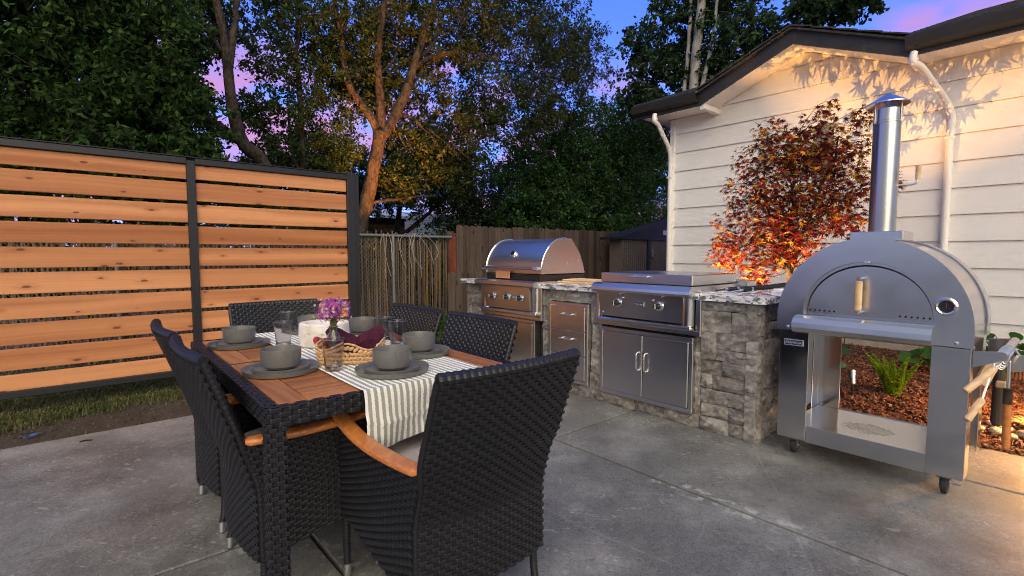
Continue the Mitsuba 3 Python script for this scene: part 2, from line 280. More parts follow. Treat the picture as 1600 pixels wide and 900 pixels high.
# grass: blades in a ragged strip below and behind the screen
def blades(n, x0, x1, y0, y1, h, seed, zfun, dens=None, cols=((.035, .060, .014), (.16, .135, .060))):
    r = np.random.default_rng(seed); x = r.uniform(x0, x1, n); y = r.uniform(y0, y1, n)
    if dens is not None: k = r.random(n) < dens(x, y); x, y = x[k], y[k]
    n = len(x); a = r.uniform(0, 2 * np.pi, n); l = h * r.uniform(.4, 1.25, n); le = r.uniform(.25, 1.0, n); w = r.uniform(.0022, .0042, n)
    z = zfun(x, y); d = np.stack([np.cos(a), np.sin(a), 0 * a], 1); s = np.stack([-np.sin(a), np.cos(a), 0 * a], 1); b = np.stack([x, y, z], 1)
    up = np.array([0, 0, 1.]); m = b + d * (l * le * .35)[:, None] + up * (l * .6)[:, None]; t = b + d * (l * le)[:, None] + up * (l * (1 - .45 * le))[:, None]
    v = np.stack([b - s * w[:, None], b + s * w[:, None], m - s * w[:, None] * .8, m + s * w[:, None] * .8, t], 1).reshape(-1, 3)
    i = np.arange(n)[:, None] * 5; f = np.concatenate([i + [0, 1, 3], i + [0, 3, 2], i + [2, 3, 4]]).reshape(-1, 3)
    mixv = r.random((n, 1)) ** 1.3 * np.clip(fb(x * 1.7, y * 1.7, 3.)[:, None] * 1.7, 0.1, 1); c = np.array(cols[0]) * (1 - mixv) + np.array(cols[1]) * mixv
    return (v, f), np.repeat(c * r.uniform(.6, 1.3, (n, 1)), 5, 0)
gz = lambda x, y: -.055 + .055 * np.clip((y - 4.42) / .5, 0, 1) + .045 * (fb(x * 3, y * 3) - .5)
edge = lambda x, y: np.clip((y - 4.72 - .45 * (fb(x * 2.2, y * 1.2, 1.) - .35) + .18 * np.clip(-x + .1, 0, .6)) * 5 + .03, .015, 1)
g, c = blades(60000, -1.6, 2.6, 4.36, 5.6, .062, 3, gz, edge); k = put('grass', g, 'm_vcol', False, color=c); tag(k, 'rough half-dry grass under the slatted screen', 'grass', kind='stuff')
g, c = blades(26000, -3, 5.4, 5.6, 6.75, .085, 4, gz, None, ((.030, .068, .012), (.075, .10, .03))); k = put('grass', g, 'm_vcol', False, color=c); tag(k, 'longer green grass along the reed fence behind the screen', 'grass', kind='stuff')
g, c = blades(2200, 4.0, 4.62, 6.2, 6.78, .30, 9, gz, None, ((.030, .085, .012), (.05, .12, .02))); k = put('weeds', g, 'm_vcol', False, color=c); tag(k, 'tall green weeds by the foot of the reed fence', 'weeds', kind='stuff')
r = np.random.default_rng(5); ms, cs = [], []     # clods, crumbs and dead straw on the bare strip
n = 700; px_, py_ = r.uniform(-1.5, 1.1, n), r.uniform(4.36, 4.95, n)
for i in range(n):
    s = r.uniform(.003, .013); q = move((np.asarray(trimesh.creation.icosahedron().vertices) * r.uniform(.6, 1.2, 3), trimesh.creation.icosahedron().faces) if i < 1 else (ICO * r.uniform(.5, 1.25, (12, 1)), ICF), (px_[i], py_[i], gz(px_[i], py_[i]) + s * .3), s=s) if i else None
    if i == 0: ICO, ICF = np.asarray(trimesh.creation.icosahedron().vertices), np.asarray(trimesh.creation.icosahedron().faces); continue
    ms.append(q); cs.append(np.tile(np.array([.05, .038, .03]) * r.uniform(.5, 1.9), (12, 1)))
k = put('soil_crumbs', cat(ms), 'm_vcol', color=np.vstack(cs)); tag(k, 'crumbs and clods of dark soil on the bare strip beside the patio', 'soil', kind='stuff')
k = put('blue_tape', grid(np.array([[[.015 * i - .0 + -.30 + .012 * math.sin(i * 2), 4.545 + .010 * j + .012 * i, -.012 + .006 * math.sin(i * 1.7 + j)] for j in range(3)] for i in range(7)])), 'm_bluetape'); tag(k, 'scrap of bright blue tape lying on the bare soil', 'tape')
mat('m_bluetape', (.02, .11, .42), .5)
k = put('twig', tube([(-.02, 4.16, .006), (.01, 4.158, .009), (.045, 4.15, .006)], .0045, 5), 'm_bark'); tag(k, 'small brown twig lying on the concrete near the far edge', 'twig')
# planting bed
bz = lambda x, y: .005 + .185 * np.clip((np.asarray(x) - 4.19) / 2.4, 0, 1) ** 1.1
X, Y = np.meshgrid(np.linspace(4.195, 6.7, 60), np.linspace(-3.5, 4.2, 130), indexing='ij')
k = put('mulch_bed', grid(np.stack([X, Y, bz(X, Y) - .02 + .035 * (fb(X * 6, Y * 6) - .5)], -1)), 'm_mulchsoil', True); tag(k, 'planting bed of red brown bark mulch along the house wall', kind='structure')
mat('m_mulchsoil', proc(lambda p, n, uv: mix((.020, .009, .006), (.075, .028, .014), noise(p.x * 70, p.y * 70))), .9)
r = np.random.default_rng(11); n = 15000; x = r.uniform(4.2, 6.55, n); y = r.uniform(-1.2, 3.2, n); x = np.where(r.random(n) < .35, 4.2 + (x - 4.2) * .45, x)
l, w, h = r.uniform(.008, .030, n), r.uniform(.003, .010, n), r.uniform(.0015, .005, n)
V = _sg[None] * np.stack([l, w, h], 1)[:, None] * np.where(_sg[None, :, :1] > 0, r.uniform(.4, 1, (n, 1, 1)), 1)
a, t = r.uniform(0, 6.28, n), r.normal(0, .35, n); ca, sa, ct, st = np.cos(a), np.sin(a), np.cos(t), np.sin(t)
xx = V[..., 0] * ct[:, None] - V[..., 2] * st[:, None]; zz = V[..., 0] * st[:, None] + V[..., 2] * ct[:, None]
V = np.stack([xx * ca[:, None] - V[..., 1] * sa[:, None] + x[:, None], xx * sa[:, None] + V[..., 1] * ca[:, None] + y[:, None], zz + (bz(x, y) - .008 + .035 * (fb(x * 6, y * 6) - .5) + r.uniform(0, .012, n))[:, None]], -1)
BF = np.array(trimesh.convex.convex_hull(_sg).faces); hv = np.asarray(trimesh.convex.convex_hull(_sg).vertices); order = [int(np.argmin(np.abs(_sg - q).sum(1))) for q in hv]; BF = np.array(order)[BF]
col = np.array([.072, .025, .013]) * r.uniform(.3, 1.9, (n, 1)) * np.array([1, 1, 1]) + r.random((n, 1)) ** 6 * np.array([.10, .07, .05])
k = put('mulch_chips', (V.reshape(-1, 3), (np.arange(n)[:, None, None] * 8 + BF[None]).reshape(-1, 3)), 'm_vcol', color=np.repeat(col, 8, 0)); tag(k, 'loose chips of red brown bark mulch over the bed', 'mulch', kind='stuff')

# ------------------------------------------------------------------ house
tag(name('house'), 'white house gable end with lap siding, dark fascia and downspouts', 'house')
EY0, EL, PK, ER = 4.34, 3.393, 2.30, 1.253; ZE, ZP = 3.095, 3.535; XF, XW = 6.15, 6.60
gable = [(-4, ZE + .02), (ER, ZE + .02), (PK, ZP + .02), (EL, ZE + .02), (4.05, ZE + .02)]
wallpoly = Polygon([(-4, .15), (4.05, .15)] + [(y, z) for y, z in gable[::-1]])
put('wall', prism(Polygon([(-4, .0), (4.05, .0)] + [(y, z) for y, z in gable[::-1]]), .15, 'yz'), 'm_siding', to=T().translate([XW + .012, 0, 0]), parent='house')
put('side_wall', sb(XW + .163, 14, 3.95, 4.035, 0, ZE + .015), 'm_siding', parent='house')
z = .272
while z < ZP:
    h = .262; pl = wallpoly.intersection(sbox(-4, z + .003, 3.985, z + h)) if z < ZE else wallpoly.intersection(sbox(-4, z + .003, 4.05, z + h))
    for q in getattr(pl, 'geoms', [pl]):
        if q.is_empty or q.area < .004: continue
        v, f = prism(q, .012, 'yz'); v[:, 0] += XW - .0005 - .019 * (1 - (v[:, 2] - z) / h)
        put('siding_board', (v, f), 'm_siding', uv=const_uv((v, f), R.random()), parent='house')
    z += h
put('foundation', bx(XW - .002, XW + .1, -4, 4.03, 0, .268, .004), 'm_foundation', parent='house')
for y in (-2.2, -.55, 1.1, 1.78, 2.75): put('foundation_joint', sb(XW - .0035, XW, y, y + .008, .05, .262), 'm_joint', parent='house')
put('corner_trim', cat([bx(XW - .033, XW + .02, 3.985, 4.055, .20, ZE + .01), bx(XW + .02, XW + .09, 4.056, 4.075, .20, ZE + .01)]), 'm_trim', parent='house')
def eave(zoff, x0, x1, thick, mt, key):
    pts = [(EY0, ZE), (EL, ZE), (PK, ZP), (ER, ZE), (-4, ZE)]
    put(key, prism(Polygon([(y, z_ + zoff) for y, z_ in pts] + [(y, z_ + zoff + thick) for y, z_ in pts[::-1]]), x1 - x0, 'yz'), mt, to=T().translate([x0, 0, 0]), parent='house')
eave(0, XF, XF + .028, .175, 'm_fascia', 'fascia'); eave(.024, XF + .029, XW + .3, .016, 'm_trim', 'soffit')
eave(.150, XF - .045, XF - .001, .022, 'm_shingle', 'drip_edge')
put('side_fascia', bx(XF + .03, 14, EY0 - .03, EY0, ZE, ZE + .17), 'm_fascia', parent='house')
for y in (3.36, 1.22, .10, -.9):                                   # outlookers under the soffit
    zz = ZE + max(0, (ZP - ZE) * (1 - abs(y - PK) / (PK - ER))) * (ER < y < EL)
    put('outlooker', bx(XF + .03, XW - .01, y - .035, y + .035, zz - .045, zz + .022), 'm_trim', parent='house')
for y0, y1 in ((EL, EY0 + .02), (-4, ER)):                                     # gutters on the two level runs
    gp = Polygon([(0, 0), (-.085, .03), (-.105, .125), (-.09, .135), (-.08, .04), (0, .014)])
    v, f = prism([(x_, z_) for x_, z_ in gp.exterior.coords][:-1], y1 - y0, 'xz'); put('gutter', (v + [XF - .002, y0, ZE + .035], f), 'm_fascia', parent='house')
RS = .36
roofv = []
for (ya, za), (yb, zb) in (((EY0 + .03, ZE + .19), (EL, ZE + .19)), ((ER, ZE + .19), (-4, ZE + .19))):
    for i in range(16):
        x0 = XF - .05 + i * .26; q = np.array([[x0, ya, za + RS * i * .26 + .012], [x0, yb, zb + RS * i * .26 + .012], [x0 + .27, yb, zb + RS * (i + 1) * .26 + .002], [x0 + .27, ya, za + RS * (i + 1) * .26 + .002]])
        m = trimesh.convex.convex_hull(np.vstack([q, q - [0, 0, .014]])); roofv.append((m.vertices, m.faces))
for s in (1, -1):
    ya = EL + .02 if s > 0 else ER - .02; 
    for i in range(5):
        t0, t1 = i / 5, (i + 1) / 5 + .01; y0, y1 = ya + (PK - ya) * t0, ya + (PK - ya) * t1; z0, z1 = ZE + .19 + (ZP - ZE) * t0, ZE + .19 + (ZP - ZE) * t1
        q = np.array([[XF - .06, y0, z0 + .014], [10.3, y0, z0 + .014], [10.3, y1, z1 + .003], [XF - .06, y1, z1 + .003]]); m = trimesh.convex.convex_hull(np.vstack([q, q - [0, 0, .014]])); roofv.append((m.vertices, m.faces))
put('roof', cat(roofv), 'm_shingle', parent='house')
for (a, b, c_) in (((XF - .06, 1.185, 3.07), (6.545, .985, 2.66), .955), ((XF - .06, 4.0, 3.07), (6.545, 4.02, 2.62), 4.025)):
    a, b = np.array(a), np.array(b); k = put('downspout', tube(bez([a + [0, 0, .03], a + [.0, 0, -.07], a + (b - a) * .2 + [0, 0, -.01], a + (b - a) * .5, a + (b - a) * .86 + [0, 0, .012], [b[0], c_, b[2] - .09], [b[0], c_, b[2] - .22]], 26), .031, 14), 'm_trim', 40, parent='house')
    put('lower_pipe', tube([(b[0], c_, b[2] - .18), (b[0], c_, .22)], .0325, 14), 'm_trim', 40, parent=k)
    put('collar', tube([a + [0, 0, -.028], a + [0, 0, -.05]], .037, 14), 'm_trim', 40, parent=k); put('strap', bx(b[0] - .039, b[0] + .04, c_ - .036, c_ + .036, b[2] - .34, b[2] - .315), 'm_trim', parent=k); put('strap', bx(b[0] - .039, b[0] + .04, c_ - .036, c_ + .036, .9, .925), 'm_trim', parent=k)
w = put('window', bx(XW - .03, XW + .0, 1.93, 2.22, 1.98, 2.72, .006), 'm_trim', parent='house', )
put('pane', sb(XW - .036, XW - .031, 1.97, 2.18, 2.03, 2.68), 'm_windowpane', parent=w); mat('m_windowpane', (.16, .16, .11), .08, spec=.9)

# ------------------------------------------------------------------ fences, shed, neighbours
def screen():
    tag(name('privacy_screen'), 'black framed privacy screen with horizontal cedar boards in two bays', 'fence'); P = 'privacy_screen'; Y = 5.1
    for x, w, t in ((-.68, .07, 2.01), (.762, .062, 1.99), (2.165, .085, 2.035)): put('post', bx(x, x + w, Y - .04, Y + .045, -.1, t, .004), 'm_blackmetal', parent=P)
    put('post', bx(2.252, 2.30, Y - .02, Y + .05, -.1, 2.02, .004), 'm_blackmetal', parent=P)
    for x0, x1 in ((-.61, .762), (.824, 2.165)):
        tp = 2.012 if x0 < 0 else 2.012
        put('top_rail', bx(x0, x1, Y - .038, Y + .04, 1.958, tp, .004), 'm_blackmetal', parent=P); put('bottom_rail', bx(x0, x1, Y - .038, Y + .04, .152, .204, .004), 'm_blackmetal', parent=P)
        for i in range(10):
            z1 = 1.806 - .1857 * (i - 1); z0 = z1 - .1555
            if i == 0: z0, z1 = 1.836, 1.956
            if i == 9: z0 = .206
            dz = R.normal(0, .0016, 2); v, f = bx(x0 + .001, x1 - .001, Y - .012 + R.normal(0, .0015), Y + .011, z0 + dz[0], z1 + dz[1], .003)
            put('board', (v, f), 'm_cedar', uv=const_uv((v, f), R.random()), parent=P)
    put('top_cap', bx(-.68, 2.165, Y - .046, Y + .048, 2.013, 2.021, .002), 'm_blackmetal', parent=P)
screen()
r = np.random.default_rng(21); FY = 6.8
tag(name('reed_fence'), 'chain link fence lined with pale split reed stakes and a grey top pipe', 'fence')
ms, cs = [], []
for x in np.arange(-4.2, 4.56, .0235):
    if 4.12 < x < 4.24 and r.random() < .25: continue
    h = 1.44 + r.normal(0, .02); z0 = 0.02 + r.random() * .05
    if r.random() < .12: h = 1.5 + r.random() * .05
    if x > 4.05: h -= abs(r.normal(0, .1)); 
    if x > 4.2: z0 += r.random() * .35
    a = r.normal(0, .012, 2); q = tube([(x + a[0], FY + .02 + r.normal(0, .006), z0), (x + a.mean() + r.normal(0, .005), FY + .02, h * .5), (x + a[1], FY + .02 + r.normal(0, .006), h)], .0095 * r.uniform(.7, 1.15), 5); ms.append(q)
    cc = np.array([.150, .104, .066]) * r.uniform(.35, 1.35) if r.random() > .03 else np.array([.25, .12, .02])
    cs.append(np.tile(cc, (len(q[0]), 1)))
k = put('reed', cat(ms), 'm_reed', color=np.vstack(cs), parent='reed_fence'); tag(k, kind='stuff')
put('top_pipe', tube([(-4.3, FY - .02, 1.468), (4.62, FY - .02, 1.462)], .021, 10), 'm_galv', 40, parent='reed_fence')
for x in (-2.9, .35, 3.58): put('post', tube([(x, FY - .03, -.05), (x, FY - .03, 1.46)], .024, 10), 'm_galv', 40, parent='reed_fence')
ms = []
for s in (1, -1):
    for x in np.arange(-5.6, 4.6, .062): 
        x1 = x + s * 1.42; t0, t1 = 0., 1.
        if max(x, x1) > 4.62 or min(x, x1) < -4.3: continue
        ms.append(tube([(x, FY - .006, .03), (x1, FY - .006, 1.45)], .0014, 3, False))
k = put('wire_mesh', cat(ms), 'm_galv', parent='reed_fence'); tag(k, kind='stuff')
for i in range(7):                                                             # loose wire and vine ends hanging over the pipe
    x = 3.35 + .12 * i + r.normal(0, .03); q = bez([(x, FY - .03, 1.30 - r.random() * .5), (x + r.normal(0, .05), FY - .05, 1.42), (x + .06, FY - .04, 1.49), (x + .13 + r.normal(0, .05), FY - .05, 1.32), (x + .2 + r.normal(0, .08), FY - .06, .85 + r.random() * .3)], 16)
    put('dry_vine', tube(q, .004, 4), 'm_palebark', parent='reed_fence')
tag(name('wood_fence'), 'weathered brown dog-eared board fence behind the grills', 'fence')
x = 4.735; i = 0
while x < 9.9:
    w = R.uniform(.125, .150); zt = 1.662 + R.normal(0, .008) + .004 * (x - 4.7); e = .032
    v, f = prism([(x, 0), (x + w - .006, 0), (x + w - .006, zt - e), (x + w - .006 - e, zt), (x + e, zt), (x, zt - e)], .018, 'xz'); v[:, 1] += FY + R.normal(0, .004)
    put('board', (v, f), 'm_oldwood', uv=const_uv((v, f), R.random()), parent='wood_fence'); x += w
for z_ in (.3, .95, 1.45): put('rail', bx(4.7, 9.9, FY + .03, FY + .07, z_, z_ + .085), 'm_oldwood', parent='wood_fence')
put('post', bx(4.60, 4.70, FY + .022, FY + .115, -.1, 1.56), 'm_oldwood', parent='wood_fence')
v, f = bx(4.595, 4.728, FY - .004, FY + .016, .5, 1.47); put('red_board', (v, f), 'm_redboard', parent='wood_fence'); tag('wood_fence__red_board', 'red stained board at the fence end')
tag(name('low_fence'), 'short low board fence panel in front of the taller fence', 'fence')
x = 4.235
while x < 5.3:
    w = R.uniform(.12, .145); zt = .915 + R.normal(0, .006); e = .025
    v, f = prism([(x, 0), (x + w - .005, 0), (x + w - .005, zt - e), (x + w - .005 - e, zt), (x + e, zt), (x, zt - e)], .018, 'xz'); v[:, 1] += 6.3
    put('board', (v, f), 'm_oldwood', uv=const_uv((v, f), R.random()), parent='low_fence'); x += w
put('rail', bx(4.24, 5.3, 6.32, 6.36, .6, .68), 'm_oldwood', parent='low_fence')
# metal garden shed behind the house corner
tag(name('garden_shed'), 'dark brown ribbed metal garden shed with black gable roof beside the house', 'shed'); S = 'garden_shed'; SY = 6.2
put('door', bx(9.35, 11.4, SY - .022, SY - .004, .06, 1.52), 'm_shed', parent=S); put('wall', sb(8.35, 12, SY, SY + .3, 0, 1.5), 'm_shed', parent=S)
for x in np.arange(8.37, 9.2, .072): put('rib', bx(x, x + .034, SY - .018, SY - .001, .03, 1.5, .006), 'm_shed', parent=S)
for x in np.arange(9.42, 11.3, .09): put('door_rib', bx(x, x + .04, SY - .034, SY - .0225, .1, 1.48, .006), 'm_shed', parent=S)
put('door_frame', bx(9.22, 9.33, SY - .03, SY - .002, .03, 1.56), 'm_black', parent=S); put('gable', prism([(8.2, 1.49), (13, 1.49), (13, 1.6), (10.9, 2.02)], .05, 'xz'), 'm_black', to=T().translate([0, SY - .05, 0]), parent=S)
q = np.array([[8.15, SY - .06, 1.48], [11, SY - .06, 2.05], [11, SY + .4, 2.05], [8.15, SY + .4, 1.48]]); m = trimesh.convex.convex_hull(np.vstack([q, q + [0, 0, .05]])); put('roof', (m.vertices, m.faces), 'm_black', parent=S)
put('vent', bx(9.75, 10.25, SY - .068, SY - .052, 1.60, 1.70), 'm_label', parent=S); put('handle', bx(9.36, 9.385, SY - .06, SY - .035, 1.12, 1.3), 'm_silver', parent=S)
# neighbours' roofs beyond the fence
tag(name('neighbour_shed'), 'dark brown timber shed with pale metal roof beyond the reed fence', 'shed'); S = 'neighbour_shed'
put('wall', sb(5.9, 8.9, 16, 18, 0, 2.42), 'm_darkwall', parent=S); mat('m_darkwall', proc(lambda p, n, uv: mix((.018, .010, .008), (.05, .028, .022), noise(p.x * 3, p.z * 30))), .8)
for i in range(7): put('wall_board', bx(5.88, 8.91, 15.97, 15.995, 2.41 - .16 * (i + 1), 2.40 - .16 * i), 'm_darkwall', parent=S)
q = np.array([[5.6, 15.7, 2.44], [9.2, 15.7, 2.44], [9.2, 18.4, 3.0], [5.6, 18.4, 3.0]]); m = trimesh.convex.convex_hull(np.vstack([q, q + [0, 0, .05]])); put('roof', (m.vertices, m.faces), 'm_metalroof', parent=S)
tag(name('neighbour_house'), 'low grey blue shingled roof of a house beyond the fence', 'house'); S = 'neighbour_house'
put('wall', sb(13, 24, 24, 30, 0, 2.1), 'm_darkwall', parent=S)
for i in range(9):
    t0, t1 = i / 9, (i + 1.05) / 9; q = np.array([[12.6, 23.6 + 3.4 * t0, 2.15 + 1.5 * t0 + .03], [24.4, 23.6 + 3.4 * t0, 2.15 + 1.5 * t0 + .03], [24.4, 23.6 + 3.4 * t1, 2.15 + 1.5 * t1], [12.6, 23.6 + 3.4 * t1, 2.15 + 1.5 * t1]]); m = trimesh.convex.convex_hull(np.vstack([q, q - [0, 0, .03]]))
    put('roof_course', (m.vertices, m.faces), 'm_slate', parent=S)

# ------------------------------------------------------------------ trees
def leafmesh(P, D, L, W, rng, fold=.25):
    """diamond leaves at P pointing along D: 4 vertices, 2 triangles"""
    n = len(P); D = D / (np.linalg.norm(D, axis=1, keepdims=True) + 1e-9); S = np.cross(D, rng.normal(0, 1, (n, 3))); S /= np.linalg.norm(S, axis=1, keepdims=True) + 1e-9; N = np.cross(D, S)
    L = np.broadcast_to(L, n)[:, None]; W = np.broadcast_to(W, n)[:, None]
    v = np.stack([P, P + D * L * .48 - S * W + N * W * fold, P + D * L, P + D * L * .48 + S * W + N * W * fold], 1).reshape(-1, 3)
    i = np.arange(n)[:, None] * 4; return v, np.concatenate([i + [0, 1, 2], i + [0, 2, 3]]).reshape(-1, 3)
def crown(clumps, per, leaf, width, seed, dark, light, sprays=24, droop=.1, spread=1.0, airy=1.0, tw='m_bark'):
    """leaf sprays and their twigs through the volume of the clumps; every leaf is a folded blade"""
    r = np.random.default_rng(seed); PP, DD, CC, tws = [], [], [], []
    for (x, y, z, ra) in clumps:
        for _ in range(max(3, int(sprays * airy * r.uniform(.6, 1.4)))):
            d = r.normal(0, 1, 3); d /= np.linalg.norm(d); o = np.array([x, y, z]) + d * ra * spread * np.array([1.1, 1.2, .9]) * r.random() ** .45
            a = d * .8 + r.normal(0, .5, 3) + [0, 0, .1]; a /= np.linalg.norm(a); sl = r.uniform(.5, 1.1) * ra * .62; t = np.linspace(0, 1, 4)[:, None]
            path = o + a * sl * t + np.array([0, 0, -droop]) * sl * t ** 2
            tws.append(tube(path, [.007, .005, .004, .002], 3, False))
            k = max(4, int(per * r.uniform(.6, 1.4))); tt = r.random(k)[:, None] ** .8
            PP.append(o + a * sl * tt + np.array([0, 0, -droop]) * sl * tt ** 2 + r.normal(0, .05 * ra + .015, (k, 3))); DD.append(a * .5 + r.normal(0, .8, (k, 3)) + [0, 0, -droop])
            c = np.array(dark) + (np.array(light) - dark) * r.random((k, 1)) ** 1.6; CC.append(c * r.uniform(.7, 1.25))
    P, D, Cc = np.vstack(PP), np.vstack(DD), np.vstack(CC); n = len(P)
    return leafmesh(P, D, leaf * r.uniform(.65, 1.3, n), width * r.uniform(.7, 1.2, n), r), np.repeat(Cc, 4, 0), cat(tws)
def rough_limb(pts, r0, r1, n=20, seed=0, sides=9):
    q = bez(pts, n); rr = np.linspace(r0, r1, n); g = np.random.default_rng(seed); q = q + g.normal(0, .012, q.shape) * np.linspace(.2, 1, n)[:, None]
    return tube(q, rr * g.uniform(.93, 1.08, n), sides)
def tree(key, label, limbs, clumps, per, leaf, width, seed, dark, light, bark='m_bark', group=None, sprays=24, droop=.1, airy=1., extra=()):
    t = thing(key, label, 'tree', group)
    for i, (kind, pts, r0, r1) in enumerate(limbs): put(kind, rough_limb(pts, r0, r1, seed=seed + i), bark, 50, parent=t)
    lm, c, tw = crown(clumps, per, leaf, width, seed, dark, light, sprays, droop, 1., airy)
    k = put('crown', lm, 'm_leaf', False, color=c, parent=t); tag(k, kind='stuff'); k2 = put('twigs', tw, bark, parent=t); tag(k2, kind='stuff'); return t
TA = [(-.27, 7.5, 3.47, .46), (-.3, 7.6, 2.8, .46), (.15, 7.7, 3.72, .46), (.12, 7.4, 3.09, .46), (.15, 7.3, 2.53, .46), (.72, 7.6, 3.74, .48), (.7, 7.5, 3.07, .48), (.74, 7.4, 2.59, .46), (1.15, 7.7, 2.85, .42), (1.0, 7.9, 3.3, .4), (-.23, 7.4, 2.27, .42), (-.75, 7.5, 3.09, .42), (-.87, 7.5, 2.44, .42), (.5, 7.4, 2.15, .4), (1.2, 7.4, 2.3, .34), (-.4, 7.3, 4.1, .42), (.3, 7.6, 4.3, .42), (.95, 7.8, 4.2, .42), (-.9, 7.4, 3.8, .42), (.9, 7.6, 1.9, .4), (0, 7.5, 1.8, .45), (-.7, 7.5, 1.7, .45), (-1.3, 7.6, 1.7, .45), (-1.2, 7.6, 1.0, .5), (-.5, 7.6, 1.0, .5), (.2, 7.6, 1.0, .5), (.85, 7.6, 1.1, .45), (-1.3, 7.5, 2.2, .45), (-1.4, 7.4, 2.8, .45), (-1.3, 7.4, 3.5, .45)]
tree('laurel_tree', 'dense dark green laurel-leaved tree behind the left end of the slatted screen', [('trunk', [(-.1, 7.5, 0), (-.15, 7.5, 1.5), (-.35, 7.5, 2.8), (-.3, 7.5, 4.2)], .07, .03), ('limb', [(.1, 7.7, 0), (.15, 7.6, 1.6), (.1, 7.6, 3.0), (.2, 7.7, 4.4)], .06, .03), ('limb', [(.5, 7.8, 0), (.6, 7.7, 1.8), (.95, 7.7, 3.2), (1.0, 7.9, 4.4)], .06, .02), ('limb', [(-.6, 7.4, 1.6), (-.1, 7.2, 2.3), (.45, 7.0, 2.5)], .02, .006), ('limb', [(.9, 7.3, 1.7), (.5, 7.0, 2.2), (.1, 6.95, 2.6)], .018, .006)],
     TA, 26, .088, .021, 31, (.014, .034, .010), (.075, .135, .040), sprays=72, droop=.05)
TB = [(.7, 9.2, 4.9, .6), (-.2, 9.2, 5.0, .6), (.1, 9.3, 4.2, .6), (1.0, 9.0, 4.3, .5), (-.9, 9.2, 4.4, .6), (.4, 9.2, 3.4, .6), (1.25, 9.0, 3.7, .36), (1.5, 8.8, 4.3, .3), (1.4, 8.8, 5.0, .4), (-.6, 9.0, 3.5, .6), (1.3, 9.0, 3.0, .4), (1.1, 9.0, 2.5, .45), (.5, 9, 2.6, .5), (1.65, 8.9, 2.4, .25)]
tree('tall_oak', 'tall leaning tree with dark forked trunk rising left of the middle screen post', [('trunk', [(2.55, 8.5, 0), (2.47, 8.5, 1.6), (2.29, 8.5, 2.61), (2.03, 8.5, 2.85), (1.9, 8.5, 3.4), (1.87, 8.5, 3.85), (1.78, 8.5, 4.61), (1.7, 8.5, 5.3)], .125, .05), ('limb', [(2.2, 8.5, 2.7), (1.7, 8.5, 3.08), (1.38, 8.5, 3.3), (1.09, 8.5, 3.7), (.9, 8.5, 4.3)], .07, .025), ('limb', [(1.88, 8.5, 3.95), (1.93, 8.5, 4.3), (2.0, 8.5, 4.86), (2.0, 8.5, 5.3)], .055, .03), ('limb', [(1.87, 8.5, 4.1), (1.6, 8.6, 4.5), (1.35, 8.6, 5.2)], .03, .012)],
     TB, 26, .080, .022, 41, (.018, .036, .012), (.075, .120, .042), sprays=92)
TC = [(1.9, 9.2, 4.9, .40), (2.3, 9.2, 3.55, .3), (2.57, 9.0, 4.45, .44), (2.64, 9.1, 3.38, .42), (3.07, 9.0, 4.1, .48), (3.2, 9.0, 4.88, .5), (3.6, 9.2, 4.33, .5), (3.49, 9.0, 3.53, .5), (2.75, 9.0, 5.1, .45), (3.85, 9.2, 5.1, .5), (3.0, 9.2, 3.0, .4), (3.45, 9.3, 2.85, .4), (2.5, 9.2, 2.75, .3), (3.3, 9, 5.5, .5), (2.5, 9, 5.6, .4), (3.8, 9.2, 3.1, .4)]
tree('slender_tree', 'slender airy tree with thin dark stem standing left of the orange lit tree', [('trunk', [(3.05, 9, 0), (3.07, 9, 1.5), (3.07, 9, 2.68), (3.07, 9, 3.35), (3.03, 9, 4.25), (3.04, 9, 5.0), (3.19, 9, 5.7)], .065, .03), ('limb', [(3.07, 9, 2.6), (2.9, 9, 2.9), (2.86, 9, 3.5), (2.9, 9, 4.2)], .03, .012), ('limb', [(3.05, 9, 4.3), (2.85, 9, 4.8), (2.7, 9, 5.3)], .025, .01), ('limb', [(3.07, 9, 3.0), (2.6, 9, 3.0), (2.2, 8.9, 3.3)], .022, .008), ('limb', [(3.06, 9, 2.7), (3.3, 9, 3.0), (3.45, 9.1, 3.6)], .025, .01)],
     TC, 22, .072, .020, 51, (.016, .032, .011), (.070, .112, .040), sprays=60, airy=1.0)
TD = [(4.35, 9.5, 5.35, .55), (5.18, 9.5, 5.7, .6), (4.33, 9.5, 4.25, .5), (6.1, 9.5, 5.82, .66), (7.1, 9.5, 6.35, .7), (5.6, 9.5, 4.91, .6), (6.7, 9.5, 5.17, .68), (8.2, 9.5, 6.3, .75), (7.8, 9.5, 5.27, .74), (9.2, 9.5, 6.6, .75), (10.3, 9.6, 7.0, .75), (9.7, 9.5, 5.8, .75), (8.9, 9.5, 4.74, .7), (6.05, 9.4, 4.06, .6), (6.6, 9.4, 3.61, .6), (5.44, 9.4, 3.43, .55), (5.04, 9.5, 6.1, .6), (4.08, 9.5, 4.75, .5), (10.9, 9.6, 6.5, .7), (10.3, 9.6, 5.4, .6), (5.6, 9.3, 3.0, .5), (6.4, 9.3, 2.95, .5), (4.9, 9.5, 4.5, .45), (7.3, 9.4, 4.3, .5), (5.1, 9.2, 2.6, .4), (7.6, 9.5, 7.2, .7), (6.4, 9.5, 6.9, .7), (9, 9.5, 7.6, .7)]
